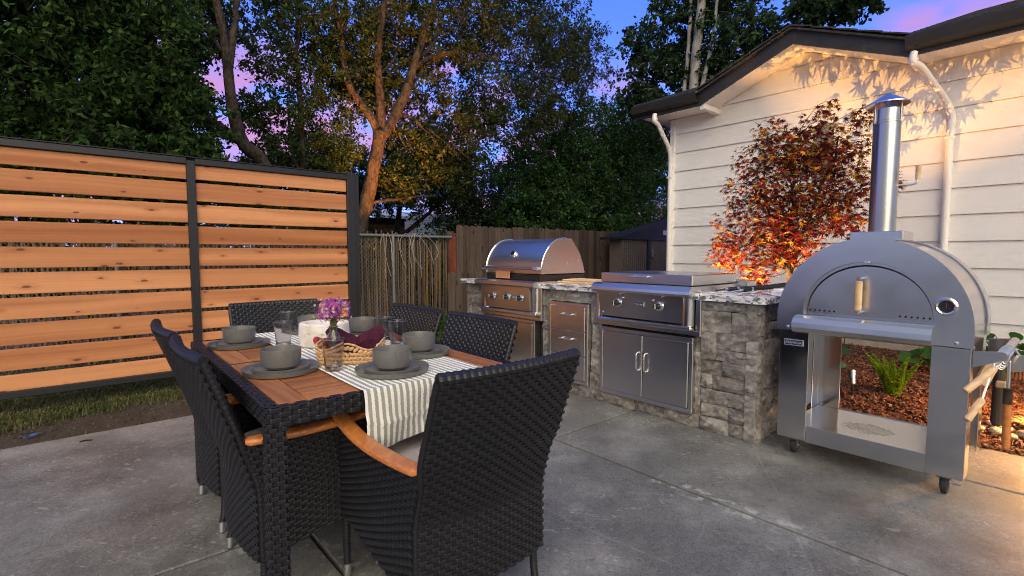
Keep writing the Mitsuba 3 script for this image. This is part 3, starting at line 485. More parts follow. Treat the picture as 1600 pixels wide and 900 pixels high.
tree('spreading_tree', 'large spreading tree with orange lit branches fanning from one trunk beside the screen', [('trunk', [(3.9, 9, -.1), (4.0, 9, 1.1), (4.18, 9, 1.99), (4.36, 9, 2.72), (4.5, 9, 3.52)], .135, .115), ('limb', [(4.48, 9, 3.45), (4.22, 9, 3.89), (3.92, 9, 4.28), (3.8, 9, 4.93), (3.64, 9, 5.9)], .085, .04), ('limb', [(4.5, 9, 3.45), (4.53, 9, 4.18), (4.5, 9, 4.88), (4.7, 9, 6.1)], .095, .05), ('limb', [(4.5, 9, 3.4), (4.96, 9, 4.1), (5.32, 9, 5.02), (5.51, 9, 5.63), (5.94, 9, 6.7)], .11, .05), ('limb', [(5.3, 9, 4.9), (5.93, 9, 5.3), (6.75, 9, 5.55), (7.6, 9.2, 5.6)], .06, .022), ('limb', [(4.25, 9, 2.14), (4.85, 9, 2.27), (5.74, 9, 2.41)], .035, .015), ('limb', [(5.35, 9, 5.1), (5.75, 9, 5.5), (5.95, 9, 6.1)], .05, .02), ('limb', [(4.7, 9, 3.8), (5.3, 9.1, 3.9), (6.0, 9.2, 3.6), (6.5, 9.2, 3.2)], .045, .012), ('limb', [(4.52, 9, 4.6), (4.9, 9.1, 5.0), (5.1, 9.2, 5.6)], .03, .012), ('limb', [(7.4, 9.2, 5.6), (8.6, 9.4, 5.9), (9.8, 9.5, 6.3)], .03, .01)]
     + [('limb', [(5.2 + .35 * i, 8.9, 3.75 - .05 * i), (5.5 + .36 * i, 8.7, 3.5 - .1 * (i % 3)), (5.7 + .4 * i, 8.6, 3.0 + .12 * (i % 2))], .014, .004) for i in range(5)],
     TD, 22, .084, .023, 61, (.018, .030, .010), (.090, .105, .038), sprays=118, droop=.12)
TE = [(11.16, 11, 4.63, .95), (12.95, 11, 5.2, 1.05), (15.0, 11, 5.7, 1.1), (10.63, 11, 3.23, .95), (12.34, 11, 3.59, 1.03), (14.33, 11, 4.0, 1.1), (16.2, 11, 4.67, 1.15), (16.7, 11, 3.05, 1.2), (11.76, 11, 2.33, 1.0), (14.0, 11, 2.44, 1.1), (10.1, 11, 2.3, .9), (17.5, 11, 6.0, 1.2), (13.2, 11, 1.4, 1.1), (15.6, 11, 1.8, 1.2), (11, 11.2, 1.4, 1)] + [(x, 12.6, z, 1.25) for x in (12.2, 14.2, 16.4, 18.6) for z in (1.6, 3.2, 4.6)] + [(16.2, 12.6, 6.0, 1.2), (18.4, 12.6, 6.2, 1.3)]
tree('evergreen_tree', 'broad dense dark green tree behind the board fence beside the house corner', [('trunk', [(12.8, 11.3, 0), (12.9, 11.3, 2), (12.6, 11.3, 4.2)], .2, .08), ('limb', [(13.4, 11.4, 0), (14.2, 11.4, 2.4), (14.8, 11.4, 5)], .16, .06)], TE, 30, .115, .034, 71, (.014, .036, .012), (.070, .150, .050), sprays=140, droop=.3)
TF = [(4.87, 13, 3.7, .68), (5.52, 13, 3.32, .71), (7.43, 13, 3.5, .78), (8.29, 13, 3.3, .81), (9.2, 13, 3.51, .84), (10.2, 13, 3.2, .85), (6.3, 13, 3.4, .7), (9.2, 13, 2.5, .8), (4.5, 13, 3.1, .67), (7.8, 13, 3.9, .7), (3.4, 13, 3.0, .6), (2.4, 13, 2.9, .6), (10.2, 13, 2.2, .8), (6.0, 13, 2.75, .5), (6.9, 13, 2.95, .6), (8.2, 12.8, 2.5, .7), (5.2, 13, 2.5, .7), (4.2, 13, 2.4, .6), (3.1, 13, 2.2, .6), (9.6, 12.8, 1.6, .7), (1.6, 13, 2.4, .7)]
tree('thicket_tree', 'dark low tree filling the gap under the orange lit branches beyond the fence', [('trunk', [(7.0, 13.2, 0), (7.1, 13.2, 1.8), (7.4, 13.2, 3.4)], .12, .05), ('limb', [(7.1, 13.2, 1.6), (8.4, 13.2, 2.6), (9.3, 13.2, 3.4)], .07, .03), ('limb', [(7.0, 13.2, 1.4), (5.6, 13.2, 2.4), (4.6, 13.2, 3.4)], .07, .03)], TF, 26, .10, .026, 81, (.014, .030, .011), (.055, .095, .038), sprays=104)
TH = [(x, 8.0 + .4 * (i % 2), z, .62) for i, x in enumerate((1.5, 2.1, 2.7, 3.3)) for z in (.5, 1.1)] + [(1.6, 8.1, 1.75, .55), (2.3, 8.2, 1.7, .55), (3.0, 8.2, 1.65, .55)] + [(x, 9.6, z, .7) for x in (5.4, 6.4, 7.4) for z in (.4, 1.0)]
tree('clipped_shrub', 'dark leafy shrub row growing close behind the reed fence', [('trunk', [(1.8, 8.2, 0), (1.85, 8.2, .6), (1.9, 8.2, 1.4)], .03, .015), ('trunk', [(3.0, 8.2, 0), (2.95, 8.2, .6), (2.9, 8.2, 1.3)], .03, .015)], TH, 24, .08, .021, 111, (.014, .030, .010), (.060, .105, .036), sprays=60)
tree('young_conifer', 'small grey green feathery tree between the orange lit tree and the dark evergreen', [('trunk', [(11.6, 14, 0), (11.6, 14, 2.5), (11.6, 14, 4.4)], .07, .02)], [(11.5, 14, 4.0, .45), (11.9, 14, 3.4, .6), (11.1, 14, 2.7, .65), (12.2, 14, 2.5, .7), (11.5, 14, 1.8, .8)], 30, .10, .017, 91, (.03, .055, .030), (.085, .13, .075), sprays=55, droop=.3)
TG = [(13, 8.88, 7.3, .62), (13, 9.0, 6.46, .6), (13, 8.22, 6.59, .62), (13, 7.84, 7.53, .7), (13, 7.05, 6.27, .66), (13, 6.54, 6.78, .66), (13, 6.22, 7.3, .65), (13, 6.1, 6.15, .6), (13, 7.28, 7.8, .66), (13, 4.5, 6.75, .42), (13, 4.05, 6.8, .42), (13, 8.35, 5.75, .66), (13, 6.85, 5.55, .66), (13, 3.6, 6.72, .36), (13, 5.3, 6.4, .45), (13, 7.6, 5.5, .66), (13, 6.2, 5.4, .6), (13, 5.5, 5.7, .55), (13, 8.0, 8.4, .6), (13, 6.6, 8.2, .6), (13, 9.2, 5.8, .4)]
tree('poplar_tree', 'tall poplar with pale bare stems rising behind the house roof', [('trunk', [(12.4, 7.02, 0), (12.4, 7.0, 3), (12.4, 7.0, 5.0), (12.4, 6.96, 6.3), (12.4, 6.85, 7.4), (12.4, 6.8, 8.6)], .15, .09), ('limb', [(12.4, 7.25, 3), (12.4, 7.3, 5.05), (12.4, 7.18, 6.35), (12.4, 7.15, 8.2)], .06, .04), ('limb', [(12.4, 7.0, 3.4), (12.4, 6.80, 5.3), (12.4, 6.56, 6.35), (12.4, 6.4, 7.8)], .07, .03), ('limb', [(13, 7, 5.6), (13, 5.6, 6.2), (13, 4.6, 6.6), (13, 3.7, 6.75)], .04, .012), ('limb', [(13, 7.4, 5.6), (13, 8.3, 6.2), (13, 8.8, 7.0)], .04, .012)], TG, 22, .12, .042, 101, (.016, .036, .016), (.060, .105, .050), 'm_palebark', sprays=58, droop=.35)

mat('m_slate', (.055, .065, .080), .8)
# ------------------------------------------------------------------ outdoor kitchen: stone counter
tag(name('stone_counter'), 'outdoor kitchen counter clad in rough grey ledge stone with pale granite top', 'counter'); K = 'stone_counter'
CX, CY0, CY1 = 3.18, 1.315, 4.41
def stone_piece(w, h, d=.05):
    """one split-faced stone, face towards -x: y 0..w, z 0..h"""
    ny, nz = (6 if w > .2 else 5), 4; yy = np.linspace(0, 1, ny); zz = np.linspace(0, 1, nz)
    A, B = np.meshgrid(yy, zz, indexing='ij'); e = np.minimum(np.minimum(A, 1 - A) * w, np.minimum(B, 1 - B) * h)
    x = -.006 - .024 * R.random() - R.normal(0, .0060, A.shape) * (e > 1e-6) - .004 * (e > 1e-6); x = np.where(e < 1e-6, x + .003 + R.random(A.shape) * .004, x)
    Yg = A * w + np.where((A > 0) & (A < 1), R.normal(0, .012, A.shape), R.normal(0, .0022, A.shape)); Zg = B * h + np.where((B > 0) & (B < 1), R.normal(0, .01, A.shape), R.normal(0, .0022, A.shape))
    F = np.stack([x, Yg, Zg], -1); v, f = grid(F, True); idx = np.arange(ny * nz).reshape(ny, nz)
    ring = np.concatenate([idx[:-1, 0], idx[-1, :-1], idx[:0:-1, -1], idx[0, :0:-1]]); back = v[ring].copy(); back[:, 0] = d; m = len(v); k = len(ring); j = np.arange(k)
    q = np.stack([ring[j], ring[(j + 1) % k], m + (j + 1) % k, m + j], 1); return np.vstack([v, back]), np.vstack([f, q[:, [0, 1, 2]], q[:, [0, 2, 3]]])
G = .0018
def lay(y0, y1, z0, z1, place):
    z = z0
    while z < z1 - .01:
        h = R.choice([.10, .14, .19, .22]); h = z1 - z if z1 - z - h < .05 else h
        y = y0 + 0
        while y < y1 - .01:
            w = R.uniform(.16, .38) if h > .1 else R.uniform(.18, .42); w = y1 - y if y1 - y - w < .08 else w
            cells = [(y, z, w, h)]
            if h > .17 and R.random() < .42:
                k = R.uniform(.4, .6); cells = [(y, z, w, h * k), (y, z + h * k, w, h * (1 - k))]
            elif w > .26 and h > .14 and R.random() < .35: cells = [(y, z, w * .45, h), (y + w * .45, z, w * .55, h)]
            for a, b, c_, d_ in cells: place(a + G, b + G, c_ - 2 * G, d_ - 2 * G)
            y += w
        z += h
def front(y, z, w, h):
    v, f = stone_piece(w, h); put('stone', (v + [CX + .03, y, z], f), 'm_stone', False, uv=const_uv((v, f), R.random(), R.random() * .8), parent=K)
def side(y, z, w, h):
    v, f = stone_piece(w, h); v = np.stack([v[:, 1], v[:, 0], v[:, 2]], 1); put('stone', (v + [y, CY0 + .03, z], f[:, ::-1]), 'm_stone', uv=const_uv((v, f), R.random(), R.random() * .8), parent=K)
for a in ((CY0, 1.70, 0, .888), (1.70, 2.56, 0, .092), (2.56, 2.665, 0, .888), (2.665, 3.13, 0, .10), (2.665, 3.13, .785, .888), (3.13, 3.24, 0, .888), (3.24, 4.08, 0, .10), (4.08, CY1, 0, .888), (1.70, 1.745, .092, .655), (4.045, 4.08, .1, .59)): lay(*a, front)
lay(CX + .004, 3.95, 0, .888, side)
put('core', cat([sb(CX + .055, 3.95, CY0 + .055, CY1, 0, .885)]), 'm_joint', parent=K)
pl = Polygon([(3.14, 1.275), (4.02, 1.275), (4.02, 4.45), (3.14, 4.45)]).difference(sbox(3.0, 3.80, 1.715, 2.555)).difference(sbox(3.0, 3.80, 3.25, 4.075))
v, f = prism(pl, .036, 'xy'); k = put('granite_top', (v + [0, 0, .889], f), 'm_granite', parent=K)
pl2 = pl.buffer(-.004); v, f = prism(pl2, .004, 'xy'); put('edge_polish', (v + [0, 0, .9252], f), 'm_granite', parent=k)
# steel doors and drawers
def handle_v(x, y, z0, z1): return tube(bez([(x, y, z0), (x - .022, y, z0 + .004), (x - .030, y, z0 + .03), (x - .030, y, (z0 + z1) / 2), (x - .030, y, z1 - .03), (x - .022, y, z1 - .004), (x, y, z1)], 22), .0055, 8)
def handle_h(x, y0, y1, z): return cat([tube([(x - .028, y0, z), (x - .028, y1, z)], .0065, 8), tube([(x, y0 + .012, z), (x - .028, y0 + .012, z)], .006, 6), tube([(x, y1 - .012, z), (x - .028, y1 - .012, z)], .006, 6)])
def frame(y0, y1, z0, z1, w, x0, x1): return [bx(x0, x1, y0, y1, z0, z0 + w), bx(x0, x1, y0, y1, z1 - w, z1), bx(x0, x1, y0, y0 + w, z0 + w + .0005, z1 - w - .0005), bx(x0, x1, y1 - w, y1, z0 + w + .0005, z1 - w - .0005)]
def doors(kind, label, y0, y1, z0, z1):
    t = thing(kind, label, 'cabinet doors'); put('frame', cat(frame(y0, y1, z0, z1, .030, CX - .022, CX + .05)), 'm_steel', parent=t); put('box', sb(CX + .02, CX + .05, y0 + .02, y1 - .02, z0 + .02, z1 - .02), 'm_black', parent=t)
    ym = (y0 + y1) / 2
    for a, b, hy in ((y0 + .033, ym - .002, ym - .034), (ym + .002, y1 - .033, ym + .034)):
        d = put('door', bx(CX - .024, CX + .012, a, b, z0 + .033, z1 - .033, .004), 'm_steel', parent=t); zc = z0 + (z1 - z0) * .57; put('handle', handle_v(CX - .024, hy, zc - .066, zc + .066), 'm_silver', 40, parent=d)
    return t
doors('double_doors', 'wide pair of stainless access doors under the flat griddle', 1.742, 2.545, .094, .622)
doors('double_doors', 'pair of stainless access doors under the hooded grill', 3.30, 4.045, .10, .585)
t = thing('drawer_stack', 'stack of three stainless drawers between the grill and the griddle', 'drawers'); put('frame', cat(frame(2.67, 3.125, .102, .782, .028, CX - .022, CX + .05)), 'm_steel', parent=t); put('box', sb(CX + .02, CX + .05, 2.68, 3.11, .11, .77), 'm_black', parent=t)
for i in range(3):
    z0 = .133 + i * .2085; d = put('drawer', bx(CX - .026, CX + .01, 2.701, 3.094, z0, z0 + .205, .004), 'm_steel', parent=t); put('handle', handle_h(CX - .026, 2.83, 2.965, z0 + .135), 'm_silver', 40, parent=d)
# hooded grill
def knob(x, y, z, p, rim=True):
    k = put('knob', move(lathe([(0, .052), (.017, .050), (.0205, .044), (.022, .016), (.027, .010), (.030, 0)], 24), (x, y, z), ry=-math.pi / 2), 'm_black', 40, parent=p)
    put('bezel', move(lathe([(.0225, .018), (.034, .012), (.038, 0)], 28), (x, y, z), ry=-math.pi / 2), 'm_chrome', 40, parent=k); put('grip', bx(x - .060, x - .050, y - .004, y + .004, z - .019, z + .019, .002), 'm_silver', parent=k); return k
t = thing('hooded_grill', 'stainless gas grill with closed curved hood and three control knobs', 'grill'); A, B = 3.255, 4.07
put('control_panel', cat([prism([(3.148, .668), (3.132, .885), (3.60, .885), (3.60, .668)], B - A - .10, 'xz')]), 'm_steeldark', to=T().translate([0, A + .10, 0]), parent=t)
for y in (A, B - .045): put('end_cap', cat([move(lathe([(.045, .655), (.045, .885)], 24), (3.185, y + (.05 if y == A else 0), 0)), bx(3.19, 3.6, y + .006 if y == A else y, y + .098 if y == A else y + .045, .655, .885)]), 'm_steel', 40, parent=t)
put('trim_bar', bx(3.118, 3.25, A - .006, B + .004, .628, .662, .010), 'm_steel', parent=t); put('flange', cat(frame(A - .032, B + .03, .588, .925, .032, CX - .014, CX + .02)), 'm_steel', parent=t)
v, f = prism([(3.07, .905), (3.085, .888), (3.80, .888), (3.80, .945), (3.10, .945), (3.075, .935)], B - A + .05, 'xz'); put('bullnose', (v + [0, A - .025, 0], f), 'm_steeldark', parent=t)
put('firebox', bx(3.20, 3.80, A + .012, B - .012, .946, 1.005, .004), 'm_black', parent=t); put('tag_card', bx(3.165, 3.171, 3.66, 3.87, .960, 1.032, .001), 'm_tan', parent=t); mat('m_tan', (.42, .19, .10), .6)
arc = [(3.205, 1.012), (3.205, 1.085), (3.222, 1.145), (3.255, 1.205), (3.305, 1.265), (3.37, 1.312), (3.45, 1.337), (3.555, 1.345)]
arc = bez(arc, 26)
prof = [tuple(q) for q in arc] + [(3.60, 1.342), (3.66, 1.27), (3.72, 1.20), (3.765, 1.10), (3.79, 1.012)]
h = put('hood', cat([grid(np.stack([np.stack([arc[:, 0], arc[:, 0] * 0 + y, arc[:, 1]], 1) for y in np.linspace(A + .008, B - .008, 8)], 1))]), 'm_steelhood', True, parent=t); mat('m_steelhood', (.60, .595, .59), .33, 1.)
put('back_panel', grid(np.stack([np.stack([np.array(prof)[25:, 0], np.array(prof)[25:, 0] * 0 + y, np.array(prof)[25:, 1]], 1) for y in (A + .01, B - .01)], 1)), 'm_steel', parent=t)
for y in (A, B - .014): put('hood_side', prism([(q[0] - .004 if i < 26 else q[0], q[1]) for i, q in enumerate(prof)], .014, 'xz'), 'm_steelside', to=T().translate([0, y, 0]), parent=h)
mat('m_steelside', (.60, .595, .59), .34, 1.)
for y in (A - .002, B - .014): put('edge_bead', tube(np.stack([arc[:, 0] - .004, arc[:, 0] * 0 + y + .008, arc[:, 1] + .002], 1), .007, 6), 'm_chrome', 40, parent=h)
hd = put('handle', tube([(3.150, A + .02, 1.064), (3.150, B - .02, 1.064)], .0135, 12), 'm_steeldark', 40, parent=h)
for y in (A + .035, B - .035): put('handle_bracket', bx(3.136, 3.21, y - .032, y + .032, 1.046, 1.080, .009), 'm_chrome', parent=hd)
g = put('thermometer', move(lathe([(.0, .016), (.024, .016), (.034, .013), (.040, .004), (.041, -.01)], 28), (3.243, 3.69, 1.195), ry=-math.pi / 2 + .52), 'm_chrome', 40, parent=h); put('dial', move(lathe([(0, .0), (.026, 0)], 24), (3.228, 3.69, 1.2035), ry=-math.pi / 2 + .52), 'm_black', parent=g)
for y in (3.875, 3.655, 3.47): knob(3.138, y, .785, t)
put('badge', bx(3.131, 3.139, 3.548, 3.585, .778, .792, .001), 'm_bluelit', parent=t); mat('m_bluelit', (.10, .30, .55), .3)
for x, z_ in ((3.70, 1.135), (3.55, 1.115)): put('bolt', move(lathe([(0, .004), (.007, .003), (.008, 0)], 10), (x, A - .0005, z_), rx=math.pi / 2), 'm_chrome', 40, parent=h)
# flat griddle
t = thing('griddle', 'stainless flat top griddle with low lid and two control knobs', 'griddle'); A, B = 1.735, 2.54
put('control_panel', prism([(3.148, .715), (3.130, .905), (3.60, .905), (3.60, .715)], B - A - .075, 'xz'), 'm_steel', to=T().translate([0, A + .075, 0]), parent=t)
put('end_cap', cat([move(lathe([(.05, .700), (.05, .905)], 28), (3.182, A + .055, 0)), bx(3.19, 3.6, A + .005, A + .074, .70, .905)]), 'm_steelbright', 40, parent=t); mat('m_steelbright', (.62, .62, .62), .22, 1.)
put('end_strip', bx(3.14, 3.6, B + .0005, B + .03, .70, .905), 'm_steeldark', parent=t)
put('trim_bar', bx(3.118, 3.25, A + .004, B + .012, .672, .704, .011), 'm_steel', parent=t); put('flange', cat(frame(A - .040, B + .034, .638, .950, .036, CX - .016, CX + .02)), 'm_steel', parent=t)
v, f = prism([(3.058, .925), (3.066, .912), (3.085, .905), (3.82, .905), (3.82, .975), (3.12, .975), (3.075, .965), (3.060, .945)], B - A + .03, 'xz'); put('bullnose', (v + [0, A - .012, 0], f), 'm_steel', parent=t)
l = put('lid', bx(3.145, 3.79, A + .015, B - .012, .980, 1.052, .004), 'm_steel', parent=t); put('handle', handle_h(3.145, 2.09, 2.235, 1.030), 'm_silver', 40, parent=l)
put('ledge', bx(3.80, 3.97, A - .06, B, .93, .995, .004), 'm_steel', parent=t)
for y, pz in ((2.355, .825), (1.995, .825)):
    kk = knob(3.137, y, pz, t); put('igniter', move(lathe([(0, .014), (.006, .013), (.007, 0)], 10), (3.136, y - .047 if y > 2.2 else y + .05, pz + .038), ry=-math.pi / 2), 'm_chrome', 40, parent=t)
for y in (2.355, 1.995): put('lamp_dimple', move(lathe([(0, .003), (.012, .002), (.016, 0)], 14), (3.1315, y - .03, .893), ry=-math.pi / 2), 'm_chrome', 40, parent=t)
bp = put('badge', bx(3.128, 3.1375, 2.118, 2.206, .806, .844, .006), 'm_chrome', parent=t); put('badge_field', bx(3.1265, 3.1275, 2.124, 2.200, .811, .839, .0004), 'm_navy', parent=bp)
v, f = move(meshkit.text_mesh('WILDFIRE', .0125, .0008, True), (0, 0, 0)); v = np.stack([3.1262 - v[:, 2], 2.195 - v[:, 0] * (.066 / v[:, 0].max()), .8185 + v[:, 1]], 1); put('badge_lettering', (v, f), 'm_label', parent=bp)
put('drain_button', move(lathe([(0, .006), (.006, .005), (.007, 0)], 10), (3.146, 2.505, .742), ry=-math.pi / 2), 'm_chrome', 40, parent=t)
# things on the granite
t = thing('cutting_board', 'two stacked round-edged wooden boards lying on the granite behind the drawers', 'cutting board')
put('lower_board', bx(3.36, 3.64, 2.72, 3.22, .930, .947, .006), 'm_palewood', parent=t); put('upper_board', bx(3.40, 3.66, 2.74, 3.19, .9475, .964, .006), 'm_palewood', parent=t)
k = put('wooden_knob', move(lathe([(0, 0), (.018, .004), (.026, .02), (.024, .034), (.012, .045), (0, .047)], 18), (3.42, 2.655, .929)), 'm_palewood', 40); tag(k, 'small round pale wooden pestle beside the griddle lid', 'pestle')
for i, (a, b, lab) in enumerate((((3.50, 1.68, .945), (3.83, 1.50, .957), 'black handled grilling tongs lying nearest the griddle on the granite'), ((3.56, 1.60, .942), (3.95, 1.44, .972), 'dark grey barbecue brush handle lying across the black tongs'))):
    t = thing(('grill_tongs', 'grill_brush')[i], lab, ('tongs', 'brush')[i]); a, b = np.array(a), np.array(b); d = (b - a) / np.linalg.norm(b - a)
    put('handle', tube([a, a + d * .02, a + (b - a) * .5, b - d * .02, b], [.011, .016, .0165, .018, .012], 10), 'm_black', 40, parent=t)
    put('ferrule', tube([a - d * .02, a + d * .002], .012, 10), 'm_chrome', 40, parent=t); put('shaft', tube([a - d * .13 - [0, 0, .006], a - d * .02], .006, 8), 'm_silver' if i else 'm_black', 40, parent=t)
    put('ring', tube([a + d * .075, a + d * .09], .0178, 10), 'm_chrome', 40, parent=t)
t = thing('white_cloth', 'folded white paper towel lying on the granite near the counter end', 'cloth'); tag(t); put('fold', bx(3.62, 3.78, 1.31, 1.43, .9295, .941, .005), 'm_paper', parent=t); put('fold', bx(3.625, 3.775, 1.315, 1.42, .9415, .950, .004), 'm_paper', parent=t); mat('m_paper', (.74, .72, .73), .9)

# ------------------------------------------------------------------ pizza oven on its cart
tag(name('pizza_oven'), 'stainless outdoor pizza oven with arched front, tall chimney and wheeled stand', 'pizza oven'); O = 'pizza_oven'
YC, RA, ZB, ST, HA = .768, .437, .752, .075, .455
def arch(a, h, st, z0, n=40, yc=YC): 
    th = np.linspace(0, np.pi, n); return [(yc + a, z0)] + [(yc + a * math.cos(q), z0 + st + h * math.sin(q)) for q in th] + [(yc - a, z0)]
pl = Polygon(arch(RA, HA, ST, ZB, 60)).difference(Polygon(arch(.298, .288, .012, .856, 50)))
put('front_plate', prism(pl, .012, 'yz'), 'm_steelmatt', to=T().translate([3.160, 0, 0]), parent=O)
ar = np.array(arch(RA - .014, HA - .013, ST, ZB + .004, 60))
d = put('dome', grid(np.stack([np.stack([ar[:, 0] * 0 + x, ar[:, 0], ar[:, 1]], 1) for x in np.linspace(3.172, 3.83, 6)], 1)), 'm_steelmirror', True, parent=O)
br = np.array(arch(RA - .008, HA - .008, ST, ZB + .002, 60)); put('rear_band', cat([grid(np.stack([np.stack([br[:, 0] * 0 + x, br[:, 0], br[:, 1]], 1) for x in (3.70, 3.845)], 1))]), 'm_steelmirror', True, parent=d); put('back_plate', prism(arch(RA - .012, HA - .012, ST, ZB + .003, 50), .008, 'yz'), 'm_steel', to=T().translate([3.836, 0, 0]), parent=d)
for x in (3.695,): put('seam_bead', tube(np.stack([br[1:-1, 0] * 0 + x, br[1:-1, 0], br[1:-1, 1] + .001], 1), .0035, 6), 'm_steel', 40, parent=d)
put('opening_rim', prism(Polygon(arch(.2985, .2885, .012, .855, 50)).difference(Polygon(arch(.283, .272, .012, .855, 50))), .030, 'yz'), 'm_steel', to=T().translate([3.1725, 0, 0]), parent=O)
dr_ = put('oven_door', prism(arch(.281, .270, .012, .848, 50), .010, 'yz'), 'm_steelmatt', to=T().translate([3.182, 0, 0]), parent=O)
holes = [move(lathe([(0, 0), (.0056, 0)], 10), (3.1815, YC + s * .268 - s * .024 * i, .878), ry=-math.pi / 2) for s in (1, -1) for i in range(6)]; put('vent_hole', cat(holes), 'm_black', parent=dr_)
hz = .90; hh = put('handle', tube([(3.118, YC + .022, hz), (3.118, YC + .022, hz + .006), (3.118, YC + .022, hz + .148), (3.118, YC + .022, hz + .154)], [.015, .0185, .0185, .015], 16), 'm_palewood', 40, parent=dr_)
for z_ in (hz - .012, hz + .166): put('handle_bracket', cat([tube([(3.182, YC + .018, z_), (3.118, YC + .022, z_)], .008, 8), tube([(3.118, YC + .022, z_ - .008), (3.118, YC + .022, z_ + .008)], .010, 10)]), 'm_chrome', 40, parent=hh)
put('door_latch', bx(3.150, 3.165, YC - .014, YC + .014, 1.150, 1.160), 'm_silver', parent=O)
sl = Polygon([(3.172, .842), (3.172, .752), (3.140, .748), (3.105, .757), (3.088, .780), (3.090, .808), (3.110, .832), (3.140, .842)]); v, f = prism(sl.buffer(.006).buffer(-.003), .624, 'xz'); put('sill', (v + [0, YC - .292, 0], f), 'm_steelmatt', 35, parent=O)
g = put('thermometer', move(lathe([(0, .006), (.026, .006), (.030, .017), (.036, .020), (.043, .012), (.045, 0)], 36), (3.160, .437, .945), ry=-math.pi / 2), 'm_chrome', 40, parent=O); put('dial', move(lathe([(0, .0085), (.027, .0085)], 30), (3.160, .437, .945), ry=-math.pi / 2), 'm_black', parent=g); put('needle', bx(3.1500, 3.1508, .4345, .4375, .936, .962, .0003), 'm_rose', parent=g)
for y in (YC + RA - .062, YC - RA + .062): put('rivet', move(lathe([(0, .006), (.008, .004), (.009, 0)], 12), (3.160, y - (.055 if y < YC else -.02) * 0, .772), ry=-math.pi / 2), 'm_chrome', 40, parent=O)
cx, cyc = 3.36, .755
put('chimney_base', bx(cx - .12, cx + .12, cyc - .12, cyc + .12, 1.268, 1.318, .004), 'm_steelmatt', parent=O)
c = put('chimney', move(lathe([(.0625, 1.318), (.0625, 1.90), (.0645, 1.902), (.0645, 1.912), (.0625, 1.914), (.0625, 1.975), (.060, 1.975), (.060, 1.5)], 40), (cx, cyc, 0)), 'm_steeltube', 40, parent=O); mat('m_steeltube', (.47, .455, .43), .27, 1.)
put('cap', move(lathe([(0, 2.062), (.010, 2.060), (.100, 2.006), (.101, 2.001), (.098, 2.001), (0, 2.052)], 36), (cx, cyc, 0)), 'm_steelmatt', 30, parent=c)
for q in (.3, 2.4, 4.5): put('cap_strut', bx(cx + .0655 * math.cos(q) - .006, cx + .0655 * math.cos(q) + .006, cyc + .0655 * math.sin(q) - .002, cyc + .0655 * math.sin(q) + .002, 1.90, 2.018, .001), 'm_silver', parent=c)
dk = put('damper_arm', tube(bez([(cx + .01, cyc - .06, 1.566), (cx + .015, cyc - .115, 1.566), (cx + .018, cyc - .135, 1.573), (cx + .02, cyc - .142, 1.60)], 14), .0055, 8), 'm_silver', 40, parent=c); put('grip', tube([(cx + .02, cyc - .142, 1.592), (cx + .02, cyc - .142, 1.66)], .0125, 12), 'm_palewood', 40, parent=dk)
legs = {}
for nm, x0, x1, y0, y1 in (('front_leg', 3.175, 3.30, 1.035, 1.190), ('front_leg', 3.175, 3.30, .340, .487), ('rear_leg', 3.70, 3.82, 1.045, 1.180), ('rear_leg', 3.70, 3.82, .350, .487)):
    left = y0 > .7; ms = [bx(x0, x0 + .006, y0, y1, .104, .748, .002) if nm == 'front_leg' else bx(x1 - .006, x1, y0, y1, .104, .748, .002)]
    yo = (y1 - .005, y1) if left else (y0, y0 + .005); ms.append(bx(x0 + .0065, x1 - .0065, yo[0], yo[1], .104, .748, .002))
    legs[(nm, left)] = put(nm, cat(ms), 'm_steelmirror' if nm == 'rear_leg' else 'm_steelleg', parent=O)
mat('m_steelleg', proc(lambda p, n, uv: mix((.60, .595, .59), (.68, .675, .67), fbm(p.y * 5, p.z * 5, p.x * 5, 3))), proc(smudge), 1.)
put('side_panel', bx(3.31, 3.69, 1.176, 1.181, .20, .745, .001), 'm_steelmirror', parent=O)
sh = put('shelf', bx(3.19, 3.81, .492, 1.172, .158, .164, .001), 'm_steelmirror', parent=O); put('front_apron', bx(3.181, 3.187, .489, 1.034, .098, .196, .001), 'm_steelmatt', parent=O); put('rear_apron', bx(3.812, 3.818, .489, 1.044, .098, .168, .001), 'm_steelmirror', parent=O)
hl = [move(lathe([(0, 0), (.0055, 0)], 8), (3.50 + .016 * i, .80 + .020 * j + (.010 if i % 2 else 0), .1645)) for i in range(-6, 7) for j in range(-6, 7) if (i / 6.2) ** 2 + (j / 6.2) ** 2 < 1]; k = put('drain_holes', cat(hl), 'm_black', parent=sh); tag(k, kind='stuff')
put('underside', bx(3.19, 3.82, .36, 1.17, .735, .748), 'm_steeldark', parent=O)
q = put('name_plate', bx(3.170, 3.1745, 1.062, 1.166, .660, .696, .001), 'm_label', parent=legs[('front_leg', True)]); put('plate_field', bx(3.1692, 3.1698, 1.067, 1.161, .664, .692, .0002), 'm_navy', parent=q)
v, f = move(meshkit.text_mesh('EMPAVA', .0125, .0006, True)); v[:, 0] *= 1.22; s_ = v[:, 0].max(); v = np.stack([3.1690 - v[:, 2], 1.114 + s_ / 2 - v[:, 0], .6715 + v[:, 1]], 1)
k = name(legs[('front_leg', True)] + '__plate_lettering'); scene[k] = mikit.ply((v, f), 'm_label')
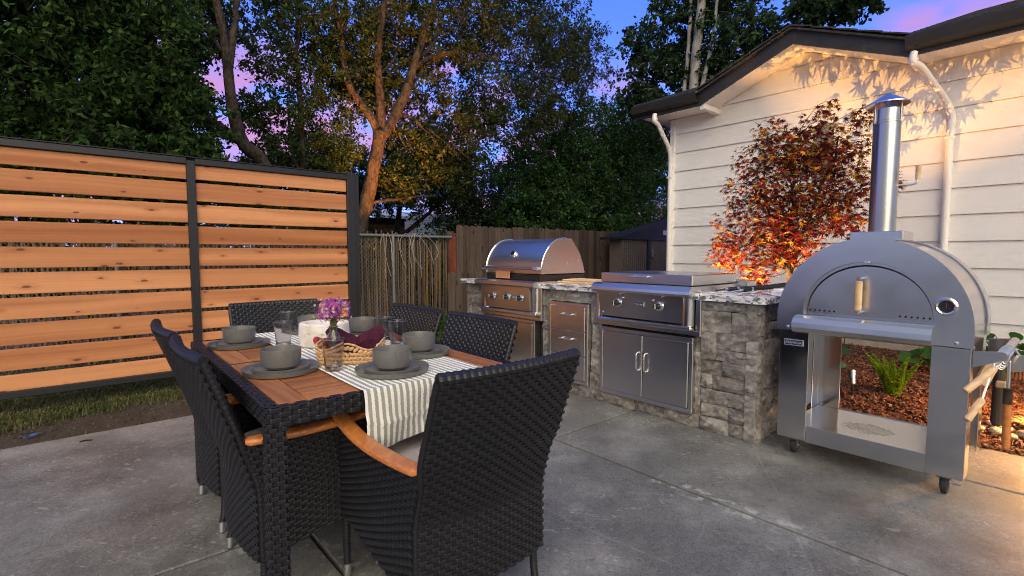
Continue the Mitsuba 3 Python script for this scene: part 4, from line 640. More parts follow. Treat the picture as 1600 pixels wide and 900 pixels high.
for x, y in ((3.235, 1.112), (3.235, .415), (3.765, 1.112), (3.765, .415)):
    w = put('caster', cat([bx(x - .030, x + .030, y - .030, y + .030, .086, .093), prism([(x - .016, .088), (x + .016, .088), (x + .011, .036), (x - .011, .036)], .003, 'xz')]), 'm_galv', parent=O); 
    v, f = prism([(x - .016, .088), (x + .016, .088), (x + .011, .036), (x - .011, .036)], .003, 'xz'); put('fork', cat([(v + [0, y + .017, 0], f), (v + [0, y - .020, 0], f)]), 'm_galv', parent=w)
    put('wheel', move(lathe([(.010, -.015), (.036, -.0155), (.047, -.011), (.049, 0), (.047, .011), (.036, .0155), (.010, .015)], 26), (x + .012, y, .049), rx=math.pi / 2), 'm_rubber', 40, parent=w); put('axle_bolt', tube([(x + .012, y - .026, .049), (x + .012, y + .026, .049)], .006, 8), 'm_chrome', 40, parent=w)
    if y < .7 and x < 3.5: put('brake_pedal', bx(x - .006, x + .006, y - .065, y - .02, .060, .066, .002), 'm_chrome', parent=w)
for x in (3.215, 3.775):                                                         # tool rail on the right side
    put('rail_bracket', prism([(.338, .735), (.338, .655), (.245, .700), (.232, .725), (.240, .745)], .006, 'yz'), 'm_steelleg', to=T().translate([x, 0, 0]), parent=O)
rl = put('tool_rail', tube([(3.20, .238, .728), (3.83, .238, .728)], .019, 16), 'm_steelbright', 40, parent=O)
put('left_bracket', prism([(1.192, .735), (1.192, .668), (1.262, .712), (1.262, .735)], .006, 'yz'), 'm_steelleg', to=T().translate([3.23, 0, 0]), parent=O)
th = np.linspace(0, 2 * np.pi, 22)
def ring(x, r=.023, tilt=.3): return tube(np.stack([x + tilt * r * np.sin(th), .238 + r * np.cos(th), .724 + r * 1.05 * np.sin(th)], 1), .0028, 6, False)
for x in (3.25, 3.30, 3.36, 3.43): put('hook', cat([ring(x), tube(bez([(x, .238, .702), (x + .005, .226, .680), (x, .236, .660), (x - .004, .252, .668)], 12), .0026, 6)]), 'm_chrome', 40, parent=O)
def rod(key, p, a, b, r, m, n=10): return put(key, tube([a, np.array(a) + (np.array(b) - a) * .06, np.array(a) + (np.array(b) - a) * .94, b], np.array([.75, 1, 1, .75]) * r if np.isscalar(r) else r, n), m, 40, parent=p)
t = thing('oven_scraper', 'tool with short pale wooden grip hooked high on the oven rail', 'oven tool'); rod('grip', t, (3.10, .345, .560), (3.24, .262, .662), .0165, 'm_palewood'); rod('shaft', t, (3.235, .266, .66), (3.27, .246, .685), .005, 'm_chrome')
t = thing('oven_brush', 'tool with pale wooden grip hanging low beside the oven leg', 'oven tool'); rod('grip', t, (3.14, .338, .415), (3.24, .298, .505), .0165, 'm_palewood'); rod('shaft', t, (3.235, .298, .50), (3.30, .268, .690), .0055, 'm_chrome'); 
t = thing('pizza_peel', 'pale wooden pizza peel hanging from the oven rail', 'pizza peel'); v, f = prism([(-.03, .0), (.03, .0), (.034, -.16), (-.034, -.16)], .012, 'xz'); put('blade', move((v, f), (3.42, .268, .695), ry=.45, rz=-.75), 'm_palewood', parent=t); put('tip', bx(3.47, 3.50, .235, .275, .525, .560, .006), 'm_palewood', parent=t)
t = thing('turning_peel', 'long brown handled turning peel hanging with its handle near the ground', 'pizza peel'); rod('handle', t, (3.46, .222, .225), (3.44, .226, .53), np.array([.010, .017, .015, .013]), 'm_armwood'); rod('ferrule', t, (3.44, .226, .535), (3.435, .228, .675), .009, 'm_chrome'); put('sleeve', tube([(3.441, .226, .46), (3.439, .226, .535)], .0175, 12), 'm_bark', 40, parent=t)
t = thing('wire_brush', 'fan shaped metal ended brush hanging at the back of the oven rail', 'oven tool'); v, f = prism([(-.012, 0), (.012, 0), (.062, -.085), (-.062, -.085)], .014, 'yz'); put('head', move((v, f), (3.66, .20, .675), rz=.9), 'm_steeldark', parent=t); put('bristles', cat([tube([(3.62 + .012 * i, .145 + .014 * i, .590), (3.615 + .0125 * i, .14 + .015 * i, .548)], .004, 5) for i in range(8)]), 'm_armwood', parent=t); rod('handle', t, (3.66, .205, .67), (3.64, .235, .72), .006, 'm_chrome')
t = thing('ash_rake', 'dark wooden handled rake hanging behind the oven leg', 'oven tool'); rod('handle', t, (3.62, .275, .30), (3.56, .272, .62), np.array([.016, .024, .020, .014]), 'm_oldwood'); rod('shaft', t, (3.56, .272, .62), (3.55, .25, .70), .005, 'm_chrome')

# ------------------------------------------------------------------ bed plants, lamps, pebbles
def spotlight(label, at, aim, power, cutoff, beam, tint=(1.0, .43, .105), group=None):
    t = thing('bed_spotlight', label, 'spotlight', group); a = np.array(at, float); d = np.array(aim, float) - a; d /= np.linalg.norm(d); b = a - d * .115
    put('housing', tube([b, b + d * .012, b + d * .05, b + d * .055, b + d * .118], [.016, .024, .026, .030, .032], 20), 'm_steeldark', 40, parent=t)
    put('lens', tube([b + d * .112, b + d * .1185], .027, 20), 'm_lens', parent=t); put('stake', tube([b + d * .01, (b[0], b[1], float(bz(b[0], b[1])) - .05)], .009, 8), 'm_black', parent=t)
    n = 'lamp_of_' + t
    scene[n] = {'type': 'spot', 'intensity': {'type': 'rgb', 'value': [power * c for c in tint]}, 'cutoff_angle': cutoff, 'beam_width': beam, 'to_world': T().look_at(origin=(a + d * .006).tolist(), target=list(aim), up=[0, 1, .01])}
spotlight('small silver bed spotlight tilted in the mulch behind the pizza oven', (4.80, 1.235, .235), (5.7, 1.75, 2.9), .75, 42, 14)
spotlight('silver bed spotlight at the foot of the red maple behind the counter', (4.34, 2.30, .22), (4.88, 1.82, 1.65), 10.0, 31, 22, (1.0, .48, .115))
spotlight('silver bed spotlight standing right of the pizza oven against the house', (5.75, -.50, .36), (6.45, -.3, 3.2), .55, 44, 16)
spotlight('silver spotlight on the lawn under the spreading tree', (3.9, 7.05, .30), (4.9, 9.1, 5.2), 46., 28, 15, (1.0, .33, .058))
t = thing('path_light', 'bronze mushroom path light in the bed right of the pizza oven', 'path light'); P0 = np.array([4.75, -.10, .0]); put('post', tube([P0 + [0, 0, -.05], P0 + [0, 0, .40]], .010, 10), 'm_black', parent=t); put('hat', move(lathe([(0, .470), (.03, .466), (.085, .418), (.087, .408), (.084, .409), (.03, .452), (.0, .456)], 28), P0), 'm_black', 40, parent=t)
put('bulb', move(lathe([(0, .408), (.012, .411), (.017, .424), (.012, .438), (.0, .441)], 16), P0), None or 'm_lens', 40, parent=t, emitter={'type': 'area', 'radiance': rgb(2500., 1120., 290.)})
# red maple
t = thing('red_maple', 'red leaved maple lit orange from below in front of the white wall', 'tree')
for i, (pts, r0, r1) in enumerate((([(4.9, 1.76, .05), (4.9, 1.77, .6), (4.9, 1.78, 1.02)], .034, .026), ([(4.9, 1.78, 1.0), (4.88, 1.81, 1.18), (4.9, 1.90, 1.35), (4.92, 2.0, 1.7), (4.9, 2.05, 2.1)], .022, .006), ([(4.9, 1.78, 1.0), (4.9, 1.72, 1.22), (4.85, 1.62, 1.5), (4.9, 1.5, 1.9), (4.9, 1.45, 2.2)], .022, .006), ([(4.9, 1.80, 1.2), (4.8, 1.95, 1.3), (4.75, 2.2, 1.25)], .011, .004), ([(4.9, 1.72, 1.25), (4.95, 1.80, 1.6), (4.95, 1.75, 2.3)], .014, .004), ([(4.88, 1.66, 1.42), (4.8, 1.4, 1.6), (4.8, 1.2, 1.75)], .010, .003), ([(4.9, 1.78, 1.05), (4.8, 1.9, 1.12), (4.7, 2.05, 1.05)], .009, .003))):
    put('trunk' if i == 0 else 'limb', rough_limb(pts, r0, r1, 18, 300 + i, 8), 'm_bark', 50, parent=t)
def palm_leaf():
    pts = [(0, 0)]; 
    for k, (a, l) in enumerate(((-2.25, .42), (-1.45, .74), (-.72, .95), (0, 1.05), (.72, .95), (1.45, .74), (2.25, .42))):
        if k: am = a - .36; pts.append((.30 * math.cos(am) + .12, .30 * math.sin(am)))
        pts += [(.12 + l * .55 * math.cos(a - .17), l * .55 * math.sin(a - .17)), (.12 + l * math.cos(a), l * math.sin(a)), (.12 + l * .55 * math.cos(a + .17), l * .55 * math.sin(a + .17))]
    p = np.array(pts); rr = np.hypot(p[:, 0] - .12, p[:, 1]); v = np.column_stack([p, -.30 * rr ** 2]); v = np.vstack([[[.12, 0, .05]], v]); n = len(p); j = np.arange(n); return v, np.stack([j * 0, 1 + j, 1 + (j + 1) % n], 1)
PV, PF = palm_leaf(); r = np.random.default_rng(77)
CL = [(4.85, 2.12, 1.78, .26), (4.75, 2.25, 1.17, .22), (4.8, 1.95, 1.16, .22), (4.9, 1.82, 1.50, .27), (4.9, 1.61, 1.74, .26), (4.9, 1.43, 1.93, .24), (4.9, 1.73, 2.10, .25), (4.85, 1.44, 1.54, .24), (4.9, 2.06, 2.08, .24), (4.9, 1.36, 2.10, .18), (4.85, 1.13, 1.76, .17), (4.9, 1.60, 2.28, .17), (4.8, 2.18, 1.46, .26), (4.9, 1.88, 1.82, .27), (5.1, 1.7, 1.6, .3), (5.1, 1.9, 1.3, .28), (4.7, 1.75, 1.38, .22), (4.85, 1.95, 2.28, .18), (4.95, 1.6, 2.1, .26), (4.95, 1.85, 2.1, .26), (5.0, 1.45, 1.75, .26), (5.0, 2.0, 1.6, .26), (4.8, 2.32, 1.30, .14), (4.85, 1.3, 1.45, .16), (4.9, 1.52, 2.44, .08), (4.9, 1.28, 2.32, .10), (4.8, 1.62, 1.25, .18), (4.72, 2.0, 1.0, .13)]
pos, ori, col = [], [], []
for x, y, z, ra in CL:
    for _ in range(int(2250 * ra ** 1.5)):
        d = r.normal(0, 1, 3); d /= np.linalg.norm(d); o = np.array([x, y, z]) + d * ra * np.array([1.15, 1.05, .85]) * r.random() ** .4
        dirv = d * np.array([1, 1, .3]) + r.normal(0, .45, 3) + [0, 0, -.35]; dirv /= np.linalg.norm(dirv)
        nz = np.array([r.normal(0, .4), r.normal(0, .4), 1.]); nz -= dirv * (nz @ dirv); nz /= np.linalg.norm(nz); pos.append(o); ori.append((dirv, np.cross(nz, dirv), nz))
        base = np.array([.080, .013, .019]) if r.random() < .52 else np.array([.23, .040, .020]) if r.random() < .52 else np.array([.42, .24, .035]); col.append(base * r.uniform(.6, 1.5))
pos = np.array(pos); sz = r.uniform(.030, .049, len(pos)); dist = np.linalg.norm(pos - EYE, axis=1); near = set(np.argsort(dist)[:300].tolist()); VV, FF, CC = [], [], []
shades = [mikit.ply((PV, PF), 'm_maple', False, color=np.tile(c, (len(PV), 1))) for c in ((.080, .012, .018), (.12, .018, .020), (.24, .045, .018), (.42, .24, .035))]
for i in range(len(pos)):
    M = np.stack(ori[i], 1) * sz[i]
    if i in near:
        W = np.eye(4); W[:3, :3] = M; W[:3, 3] = pos[i]; k = name(t + '__leaf'); scene[k] = {**shades[int(r.choice(4, p=[.34, .28, .24, .14]))], 'to_world': T(W)}
    else: VV.append(PV @ M.T + pos[i]); FF.append(PF + len(PV) * len(FF)); CC.append(np.tile(col[i], (len(PV), 1)))
k = put('crown', (np.vstack(VV), np.vstack(FF)), 'm_maple', False, color=np.vstack(CC), parent=t); tag(k, kind='stuff')
tw = [tube(bez([pos[i] + r.normal(0, .03, 3), pos[i] * .55 + np.array([4.9, 1.78, pos[i][2] - .12]) * .45, np.array([4.9, 1.78, max(1.05, pos[i][2] - .25)])], 6), [.0015, .002, .003, .004, .004, .005], 3, False) for i in r.choice(len(pos), 70, False)]; k = put('twigs', cat(tw), 'm_bark', parent=t); tag(k, kind='stuff')
# foxtail fern
def fern(x, y, n, h, seed, label):
    r = np.random.default_rng(seed); t = thing('foxtail_fern', label, 'fern'); z0 = float(bz(x, y)) - .01
    for i in range(n):
        a = 2 * np.pi * i / n + r.normal(0, .2); le = r.uniform(.10, .55) ; l = h * r.uniform(.65, 1.05); top = np.array([math.cos(a) * le * l, math.sin(a) * le * l, l]); q = bez([(0, 0, 0), top * [.35, .35, .5], top], 12) + [x + .03 * math.cos(a), y + .03 * math.sin(a), z0]
        m = 800; tt = r.random(m); P = np.stack([np.interp(tt, np.linspace(0, 1, 12), q[:, c]) for c in range(3)], 1); w = .034 * np.sin(np.pi * np.clip(tt * .80 + .16, 0, 1)) ; an = r.uniform(0, 6.28, m); D = np.stack([np.cos(an), np.sin(an), .55 + 0 * an], 1)
        g = .55 + .45 * r.random((m, 1)); v, f = leafmesh(P, D, w + .004, .0034, r); put('frond', (v, f), 'm_leaf', False, color=np.repeat(np.array([.27, .42, .035]) * g * r.uniform(.8, 1.2), 4, 0), parent=t)
fern(4.96, .985, 11, .31, 401, 'bright yellow green foxtail fern standing in the mulch behind the oven')
def broadleaf(kind, x, y, n, h, leaf, seed, label, c):
    r = np.random.default_rng(seed); t = thing(kind, label, 'plant'); z0 = float(bz(x, y)); st = []
    ov = np.array([(0, 0), (.12, .30), (.38, .46), (.70, .38), (.92, .14), (1, 0), (.92, -.14), (.70, -.38), (.38, -.46), (.12, -.30)]); V0 = np.vstack([[[.45, 0, -.06]], np.column_stack([ov, .08 * np.abs(ov[:, 1]) - .22 * ov[:, 0] ** 2])]); j = np.arange(10); F0 = np.stack([j * 0, 1 + j, 1 + (j + 1) % 10], 1)
    for i in range(n):
        a = 2.4 * i + r.normal(0, .3); le = r.uniform(.15, .8) * h; hz_ = h * r.uniform(.35, 1.0); b = np.array([x + math.cos(a) * le, y + math.sin(a) * le, z0 + hz_]); st.append(tube(bez([(x, y, z0), (x + math.cos(a) * le * .4, y + math.sin(a) * le * .4, z0 + hz_ * .7), b], 6), .003, 4, False))
        s = leaf * r.uniform(.7, 1.2); put('leaf', move((V0, F0), b, rz=a + r.normal(0, .4), ry=r.uniform(-.1, .6), rx=r.normal(0, .3), s=s), 'm_leaf', False, color=np.tile(np.array(c) * r.uniform(.6, 1.4), (11, 1)), parent=t)
    put('stems', cat(st), 'm_vcol', color=np.tile([.06, .09, .03], (len(cat(st)[0]), 1)), parent=t)
broadleaf('hosta', 5.85, .90, 16, .30, .15, 411, 'dark green broad leaved plant by the foundation right of the fern', (.030, .075, .022))
broadleaf('hosta', 5.60, 1.72, 10, .22, .17, 412, 'blue green round leaved plant by the foundation left of the fern', (.045, .095, .055))
broadleaf('shrub', 5.45, 1.95, 26, .40, .085, 413, 'small bushy green shrub by the foundation behind the oven left leg', (.075, .12, .035))
broadleaf('shrub', 5.7, .42, 22, .48, .11, 414, 'green shrub against the siding behind the tool rail', (.035, .085, .020))
broadleaf('shrub', 6.0, -.15, 22, .42, .11, 415, 'green shrub against the house at the right edge', (.035, .085, .020))
r = np.random.default_rng(431); t = thing('spider_plant', 'pale spiky strap leaved plant beside the pebbles in the bed', 'plant'); sx, sy = 4.72, .205
for i in range(20):
    a = r.uniform(0, 6.28); l = r.uniform(.11, .20); d = np.array([math.cos(a), math.sin(a), 0]); q = bez([(sx, sy, .05), np.array([sx, sy, .09]) + d * l * .5, np.array([sx, sy, .05 + r.uniform(-.02, .07)]) + d * l], 8); s = np.array([-d[1], d[0], 0]) * (.007 * np.sin(np.linspace(.35, np.pi, 8)))[:, None]
    put('leaf', grid(np.stack([q - s, q + [0, 0, -.003], q + s], 1)), 'm_leaf', False, color=np.tile(np.array([.30, .30, .17]) * r.uniform(.6, 1.15), (24, 1)), parent=t)
r = np.random.default_rng(441); PB = trimesh.creation.icosphere(2)
ORD = 'first second third fourth fifth sixth seventh eighth ninth tenth eleventh twelfth'.split()
PEB = sorted(((4.50, .34, .040), (4.46, .27, .036), (4.52, .20, .046), (4.60, .30, .034), (4.56, .12, .042), (4.66, .38, .030), (4.45, .16, .030), (4.52, .42, .028), (4.64, .08, .045), (4.44, .05, .038), (4.62, .47, .026), (4.47, .48, .024)), key=lambda q: (q[0] * .753 - q[1] * .658) / (q[0] * .658 + q[1] * .753))      # from left to right
for i, (x, y, s) in enumerate(PEB):
    v = np.asarray(PB.vertices) * np.array([1.25, .95, .62]) * r.uniform(.85, 1.15, 3) * (1 + .22 * (fb(*(np.asarray(PB.vertices).T * 1.4 + i * 3)) - .5))[:, None]; k = put('pebble', move((v, PB.faces), (x, y, float(bz(x, y)) + s * .40), rz=r.uniform(0, 3), s=s), 'm_pebble', True, color=np.tile(np.array([.30, .25, .19]) * r.uniform(.55, 1.15), (len(v), 1))); tag(k, f'pale rounded pebble, {ORD[i]} from the left among the pebbles by the spiky plant', 'pebble', 'pebbles in the planting bed')
# ------------------------------------------------------------------ dining table
tag(name('dining_table'), 'black wicker dining table with slatted brown wood top', 'table'); TB_ = 'dining_table'
X0, X1, Y0, Y1, ZT = .407, 1.385, 1.560, 3.060, .742
put('frame', cat([bx(X0 + .004, X1 - .004, Y0 + .004, Y0 + .038, ZT - .058, ZT - .004, .006), bx(X0 + .004, X1 - .004, Y1 - .038, Y1 - .004, ZT - .058, ZT - .004, .006), bx(X0 + .004, X0 + .038, Y0 + .0385, Y1 - .0385, ZT - .058, ZT - .004, .006), bx(X1 - .038, X1 - .004, Y0 + .0385, Y1 - .0385, ZT - .058, ZT - .004, .006), bx(X0 + .04, X1 - .04, (Y0 + Y1) / 2 - .015, (Y0 + Y1) / 2 + .015, ZT - .06, ZT - .006, .003)]), 'm_wickercore', parent=TB_)
W = []
LX, LY = X1 - X0, Y1 - Y0
W += [weave(flat((X0, Y0, ZT - .060), (LX, 0, 0), (0, 0, .060), (0, -1, 0)), 36, 4), weave(flat((X0, Y1, ZT - .060), (LX, 0, 0), (0, 0, .060), (0, 1, 0)), 36, 4), weave(flat((X0, Y0, ZT - .060), (0, LY, 0), (0, 0, .060), (-1, 0, 0)), 56, 4), weave(flat((X1, Y0, ZT - .060), (0, LY, 0), (0, 0, .060), (1, 0, 0)), 56, 4)]
W += [weave(flat((X0, Y0, ZT - .002), (LX, 0, 0), (0, .042, 0), (0, 0, 1)), 36, 3), weave(flat((X0, Y1 - .042, ZT - .002), (LX, 0, 0), (0, .042, 0), (0, 0, 1)), 36, 3), weave(flat((X0, Y0 + .042, ZT - .002), (0, LY - .084, 0), (.042, 0, 0), (0, 0, 1)), 54, 3), weave(flat((X1 - .042, Y0 + .042, ZT - .002), (0, LY - .084, 0), (.042, 0, 0), (0, 0, 1)), 54, 3)]
k = put('frame_weave', cat(W), 'm_wicker', False, parent=TB_); tag(k, kind='stuff')
put('middle_bar', tube([(X0 + .04, (Y0 + Y1) / 2, ZT - .004), (X1 - .04, (Y0 + Y1) / 2, ZT - .004)], .006, 6), 'm_wicker', parent=TB_)
lw = .055
for x in (X0, X1 - lw):
    for y in (Y0, Y1 - lw):
        g = put('leg', bx(x + .004, x + lw - .004, y + .004, y + lw - .004, .004, ZT - .062, .004), 'm_wickercore', parent=TB_)
        m = [weave(flat(o, d, (0, 0, ZT - .060), nn), 3, 46, ph=ph) for o, d, nn, ph in (((x, y, 0), (lw, 0, 0), (0, -1, 0), 0), ((x, y + lw, 0), (lw, 0, 0), (0, 1, 0), 0), ((x, y, 0), (0, lw, 0), (-1, 0, 0), 1), ((x + lw, y, 0), (0, lw, 0), (1, 0, 0), 1))]
        k = put('leg_weave', cat(m), 'm_wicker', False, parent=g); tag(k, kind='stuff')
ym = (Y0 + Y1) / 2
def plank(x0, x1, y0, y1, along_x): v, f = bx(x0, x1, y0, y1, ZT - .022, ZT + R.normal(0, .0006), .002); put('plank', (v, f), 'm_acacia', uv=const_uv((v, f), R.random(), 1. if along_x else 0.), parent=TB_)
for a, b in ((Y0 + .046, ym - .009), (ym + .009, Y1 - .046)):
    x0, x1 = X0 + .046, X1 - .046; fw = .085
    plank(x0, x0 + fw, a, b, False); plank(x1 - fw, x1, a, b, False); plank(x0 + fw + .001, x1 - fw - .001, a, a + .062, True); plank(x0 + fw + .001, x1 - fw - .001, b - .062, b, True)
    n = 11; ys_ = np.linspace(a + .066, b - .066, n + 1)
    for i in range(n): plank(x0 + fw + .004, x1 - fw - .004, ys_[i] + .003, ys_[i + 1] - .003, True)
put('under_board', sb(X0 + .05, X1 - .05, Y0 + .05, Y1 - .05, ZT - .034, ZT - .026), 'm_black', parent=TB_)

spin = T().translate([X0, Y0, 0]).rotate([0, 0, 1], -1.4).translate([-X0, -Y0, 0])          # the table stands a little askew
for k in list(scene):
    if k.startswith('dining_table__'): scene[k]['to_world'] = spin
# ------------------------------------------------------------------ chairs: one built, six placed
def yback(z): return -.262 - .158 * np.clip((z - .40) / .48, 0, 1) ** 1.15
def backsurf(off, zlo=.165, zhi=.868):
    def s(u, v):
        t = 2 * u - 1; z = zlo + (zhi - zlo) * v + (.022 * (1 - v) * (t ** 2 - 1) * -1 if False else 0); hw = .250 + .018 * np.clip((z - .56) / .05, 0, 1); bow = -.024 * (1 - t ** 2)
        y = yback(z) + bow; e = 1e-3; sl = (yback(z + e) - yback(z - e)) / (2 * e); bx_ = .060 * t / hw
        N = np.stack([-bx_, np.ones_like(y), -sl], -1); N /= np.linalg.norm(N, axis=-1, keepdims=True); P = np.stack([t * hw, y, z], -1); return P + N * off, N * np.sign(off)
    return s
def sidesurf(sx, off, zlo=None):
    def s(u, v):
        lo = (.165 + .11 * u ** .7) if zlo is None else zlo; z = lo + (.578 + .030 * u ** 2 - lo) * v; y = yback(z) + (.27 - yback(z)) * u; x = .252 + .012 * np.sin(np.pi * u) ; N = np.stack([np.ones_like(y), -.012 * np.pi / .53 * np.cos(np.pi * u), 0 * y], -1); N /= np.linalg.norm(N, axis=-1, keepdims=True)
        P = np.stack([x, y, z], -1) + N * off; N = N * np.sign(off); m = np.array([sx, 1, 1]); return P * m, N * m
    return s
def slab(sf, sbk, nu=12, nv=14):
    u, v = np.meshgrid(np.linspace(.004, .996, nu), np.linspace(.004, .996, nv), indexing='ij'); a, b = sf(u, v)[0], sbk(u, v)[0]
    ms = [grid(a), grid(b, True)]
    for p, q in ((a[0], b[0]), (a[-1], b[-1]), (a[:, 0], b[:, 0]), (a[:, -1], b[:, -1])): ms.append(grid(np.stack([p, q], 1)))
    return cat(ms)
def wrap(pts, r, n_r, sides=8, k=1.):
    """a rail bound with flat strands: the radius steps with every turn"""
    q = bez(pts, n_r * 4 + 1); ph = np.arange(len(q)) % 4; return tube(q, r * (1 + k * np.array([-.20, .06, .06, -.08])[ph]), sides)
PC = {}
mk = lambda m, b, s=False: mikit.ply(m, b, s)
PC['backrest'] = mk(slab(backsurf(.013), backsurf(-.013)), 'm_wickercore')
PC['backrest__back_weave'] = mk(cat([weave(backsurf(-.0175), 26, 48), weave(backsurf(.0175, .44), 26, 29)]), 'm_wicker')
tp = [backsurf(.0001)(np.array([u]), np.array([1.0]))[0][0] + [0, 0, .006] for u in np.linspace(0, 1, 9)]
PC['backrest__top_rail'] = mk(wrap(tp, .0185, 24, 10, .6), 'm_wicker', 30)
for s, nm in ((-1, 'side_post'), (1, 'side_post_001')): PC['backrest__' + nm] = mk(wrap([backsurf(.0001)(np.array([u_]), np.array([v_]))[0][0] for u_, v_ in [((.004 if s < 0 else .996), q) for q in np.linspace(.0, 1, 9)]], .0115, 40, 8, .3), 'm_wicker', 50)
for s, nm in ((-1, 'side_panel'), (1, 'side_panel_001')):
    PC[nm] = mk(slab(sidesurf(s, .009), sidesurf(s, -.009)), 'm_wickercore'); PC[nm + '__side_weave'] = mk(cat([weave(sidesurf(s, .0135), 24, 30), weave(sidesurf(s, -.0135, .42), 24, 12)]), 'm_wicker')
    PC[nm + '__front_post'] = mk(wrap([(s * .252, .272, .245), (s * .252, .272, .42), (s * .252, .272, .606)], .0165, 20, 8), 'm_wicker', 50)
for s, nm in ((-1, 'armrest'), (1, 'armrest_001')):
    u = np.linspace(0, 1, 26); y = -.322 + .638 * u; cx_ = s * (  .252 + .034 * np.sin(np.pi * np.clip(u * .95 + .02, 0, 1))); zc = .592 + .012 * u + .042 * u ** 2.5 - .004 * np.sin(np.pi * u); hw = .0255 * np.clip(np.sin(np.pi * np.clip(u, .0, 1)) * 7, 0, 1) ** .5 + .002
    rows = []
    for a in np.linspace(0, 2 * np.pi, 17)[:-1]: rows.append(np.stack([cx_ + hw * np.sign(math.cos(a)) * abs(math.cos(a)) ** .55, y, zc + .0125 * np.clip(hw / .02, .2, 1) * np.sign(math.sin(a)) * abs(math.sin(a)) ** .6], 1))
    rows.append(rows[0]); PC[nm] = mk(grid(np.stack(rows, 1)), 'm_armwood', 60)
PC['seat'] = mk(cat([bx(-.245, .245, -.262, .262, .385, .425, .008), bx(-.236, .236, .250, .268, .262, .405, .004)]), 'm_wickercore')
PC['seat__apron_weave'] = mk(weave(flat((-.236, .271, .262), (.472, 0, 0), (0, 0, .16), (0, 1, 0)), 18, 11), 'm_wicker')
u, v = np.meshgrid(np.linspace(-1, 1, 21), np.linspace(-1, 1, 21), indexing='ij'); e = (1 - np.abs(u) ** 6) * (1 - np.abs(v) ** 6); ctop = np.stack([u * .226, v * .245 + .015, .430 + .064 * e ** .35 + .006 * (1 - u ** 2) * (1 - v ** 2)], -1)
PC['cushion'] = mk(grid(ctop), 'm_cushion', 60)
for i, (x, y, lo) in enumerate(((-.228, -.255, .16), (.228, -.255, .16), (-.238, .262, .25), (.238, .262, .25))):
    nm = 'leg' + ('' if i == 0 else f'_{i:03d}'); PC[nm] = mk(wrap([(x, y, lo + .10), (x, y, lo * .5 + .04), (x * 1.0, y - (.012 if y < 0 else 0), .042)], .0135, 22, 9, .4), 'm_wicker', 50); PC[nm + '__foot_cap'] = mk(tube([(x, y - (.012 if y < 0 else 0), .048), (x, y - (.0125 if y < 0 else 0), .004)], .0145, 12), 'm_silver', 40); PC[nm + '__glide'] = mk(tube([(x, y - (.0125 if y < 0 else 0), .004), (x, y - (.0125 if y < 0 else 0), 0)], .0125, 10), 'm_black')
for x, y, rz, lab in ((.960, 1.50, 0, 'black wicker armchair at the near end of the table with its back to the viewer'), (.700, 2.020, -90, 'black wicker armchair at the left side of the table, nearest the viewer'), (.702, 2.628, -90, 'black wicker armchair at the left side of the table, nearer the slatted screen'), (1.105, 1.985, 90, 'black wicker armchair at the right side of the table, in front of the grill doors'), (1.10, 2.60, 90, 'black wicker armchair at the right side of the table, nearer the reed fence'), (.985, 3.06, 180, 'black wicker armchair at the far end of the table before the screen')):
    t = thing('wicker_armchair', lab, 'chair', 'wicker armchairs around the dining table')
    for nm, d in PC.items():
        k = t + '__' + nm; USED.add(k); scene[k] = {**d, 'to_world': TM(x, y, 0, rz)}
        if nm.endswith('weave'): tag(k, kind='stuff')

# ------------------------------------------------------------------ runner and tableware
RX0, RX1 = .700, 1.212; ny, nx = 150, 70
s = np.linspace(0, 1, ny); tot = 1.53 + .200
d = s * tot; U, D = np.meshgrid(np.linspace(0, 1, nx), d, indexing='ij')
yy = np.where(D < 1.53, 3.085 - D, 1.555 - .012 * np.clip((D - 1.53) / .03, 0, 1)); zz = np.where(D < 1.53, ZT + .004, ZT + .004 - np.clip(D - 1.535, 0, 1))
zz = zz + .0035 * np.exp(-((D - 1.535) / .03) ** 2) + np.where(D < 1.5, .0022 * (fb(U * 5, D * 6, 1.) - .4).clip(0), 0)
dd = np.clip(D - 1.56, 0, 1); yy = yy - dd * .10 - .014 * np.sin(U * 9 + dd * 10) * np.clip(dd * 9, 0, 1) - .03 * (fb(U * 4, dd * 9, 2.) - .5) * np.clip(dd * 8, 0, 1); zz = zz + dd * (.62 * np.clip(U - .15, 0, 1) ** 1.5) + .02 * np.exp(-((U) / .06) ** 2) * np.clip(dd * 9, 0, 1); yy = yy - .006 * np.exp(-((dd - .085 - .02 * U) / .010) ** 2) + .006 * (fb(U * 14, dd * 22, 7.) - .5) * np.clip(dd * 12, 0, 1)
xx = RX0 + (RX1 - RX0) * U + .006 * (fb(D * 2, 0 * U, 5.) - .5) + dd * .08 * (U - .5)
mrun = grid(np.stack([xx, yy, zz], -1), True); k = put('table_runner', mrun, 'm_runner', True, uv=np.stack([U.ravel(), (D / .5).ravel()], 1), to=T().translate([0, 0, .0012]) @ spin); tag(k, 'olive and white striped linen runner hanging over the near table end', 'table runner')
ZR = ZT + .0065
def setting(x, y, z, where):
    def plate(r, h, z_): return move(lathe([(0, .004), (r * .80, .004), (r * .93, .007), (r * .985, h), (r, h + .001), (r * 1.003, h - .001), (r * .955, .003), (r * .86, 0), (0, 0)], 56), (x, y, z_))
    k = put('dinner_plate', plate(.139, .020, z), 'm_stoneware', 35); tag(k, f'large grey stoneware plate {where}', 'plate', 'grey stoneware dinner plates')
    k = put('side_plate', plate(.107, .017, z + .0075), 'm_stoneware', 35); tag(k, f'smaller grey stoneware plate stacked {where}', 'plate', 'grey stoneware side plates')
    b = move(lathe([(0, .006), (.040, .006), (.060, .018), (.068, .042), (.0705, .0775), (.0715, .0795), (.073, .079), (.0735, .076), (.0725, .040), (.066, .015), (.050, .003), (.034, 0), (0, 0)], 56), (x, y, z + .0125))
    k = put('bowl', b, 'm_stoneware', 35); tag(k, f'grey stoneware bowl on the plates {where}', 'bowl', 'grey stoneware bowls')
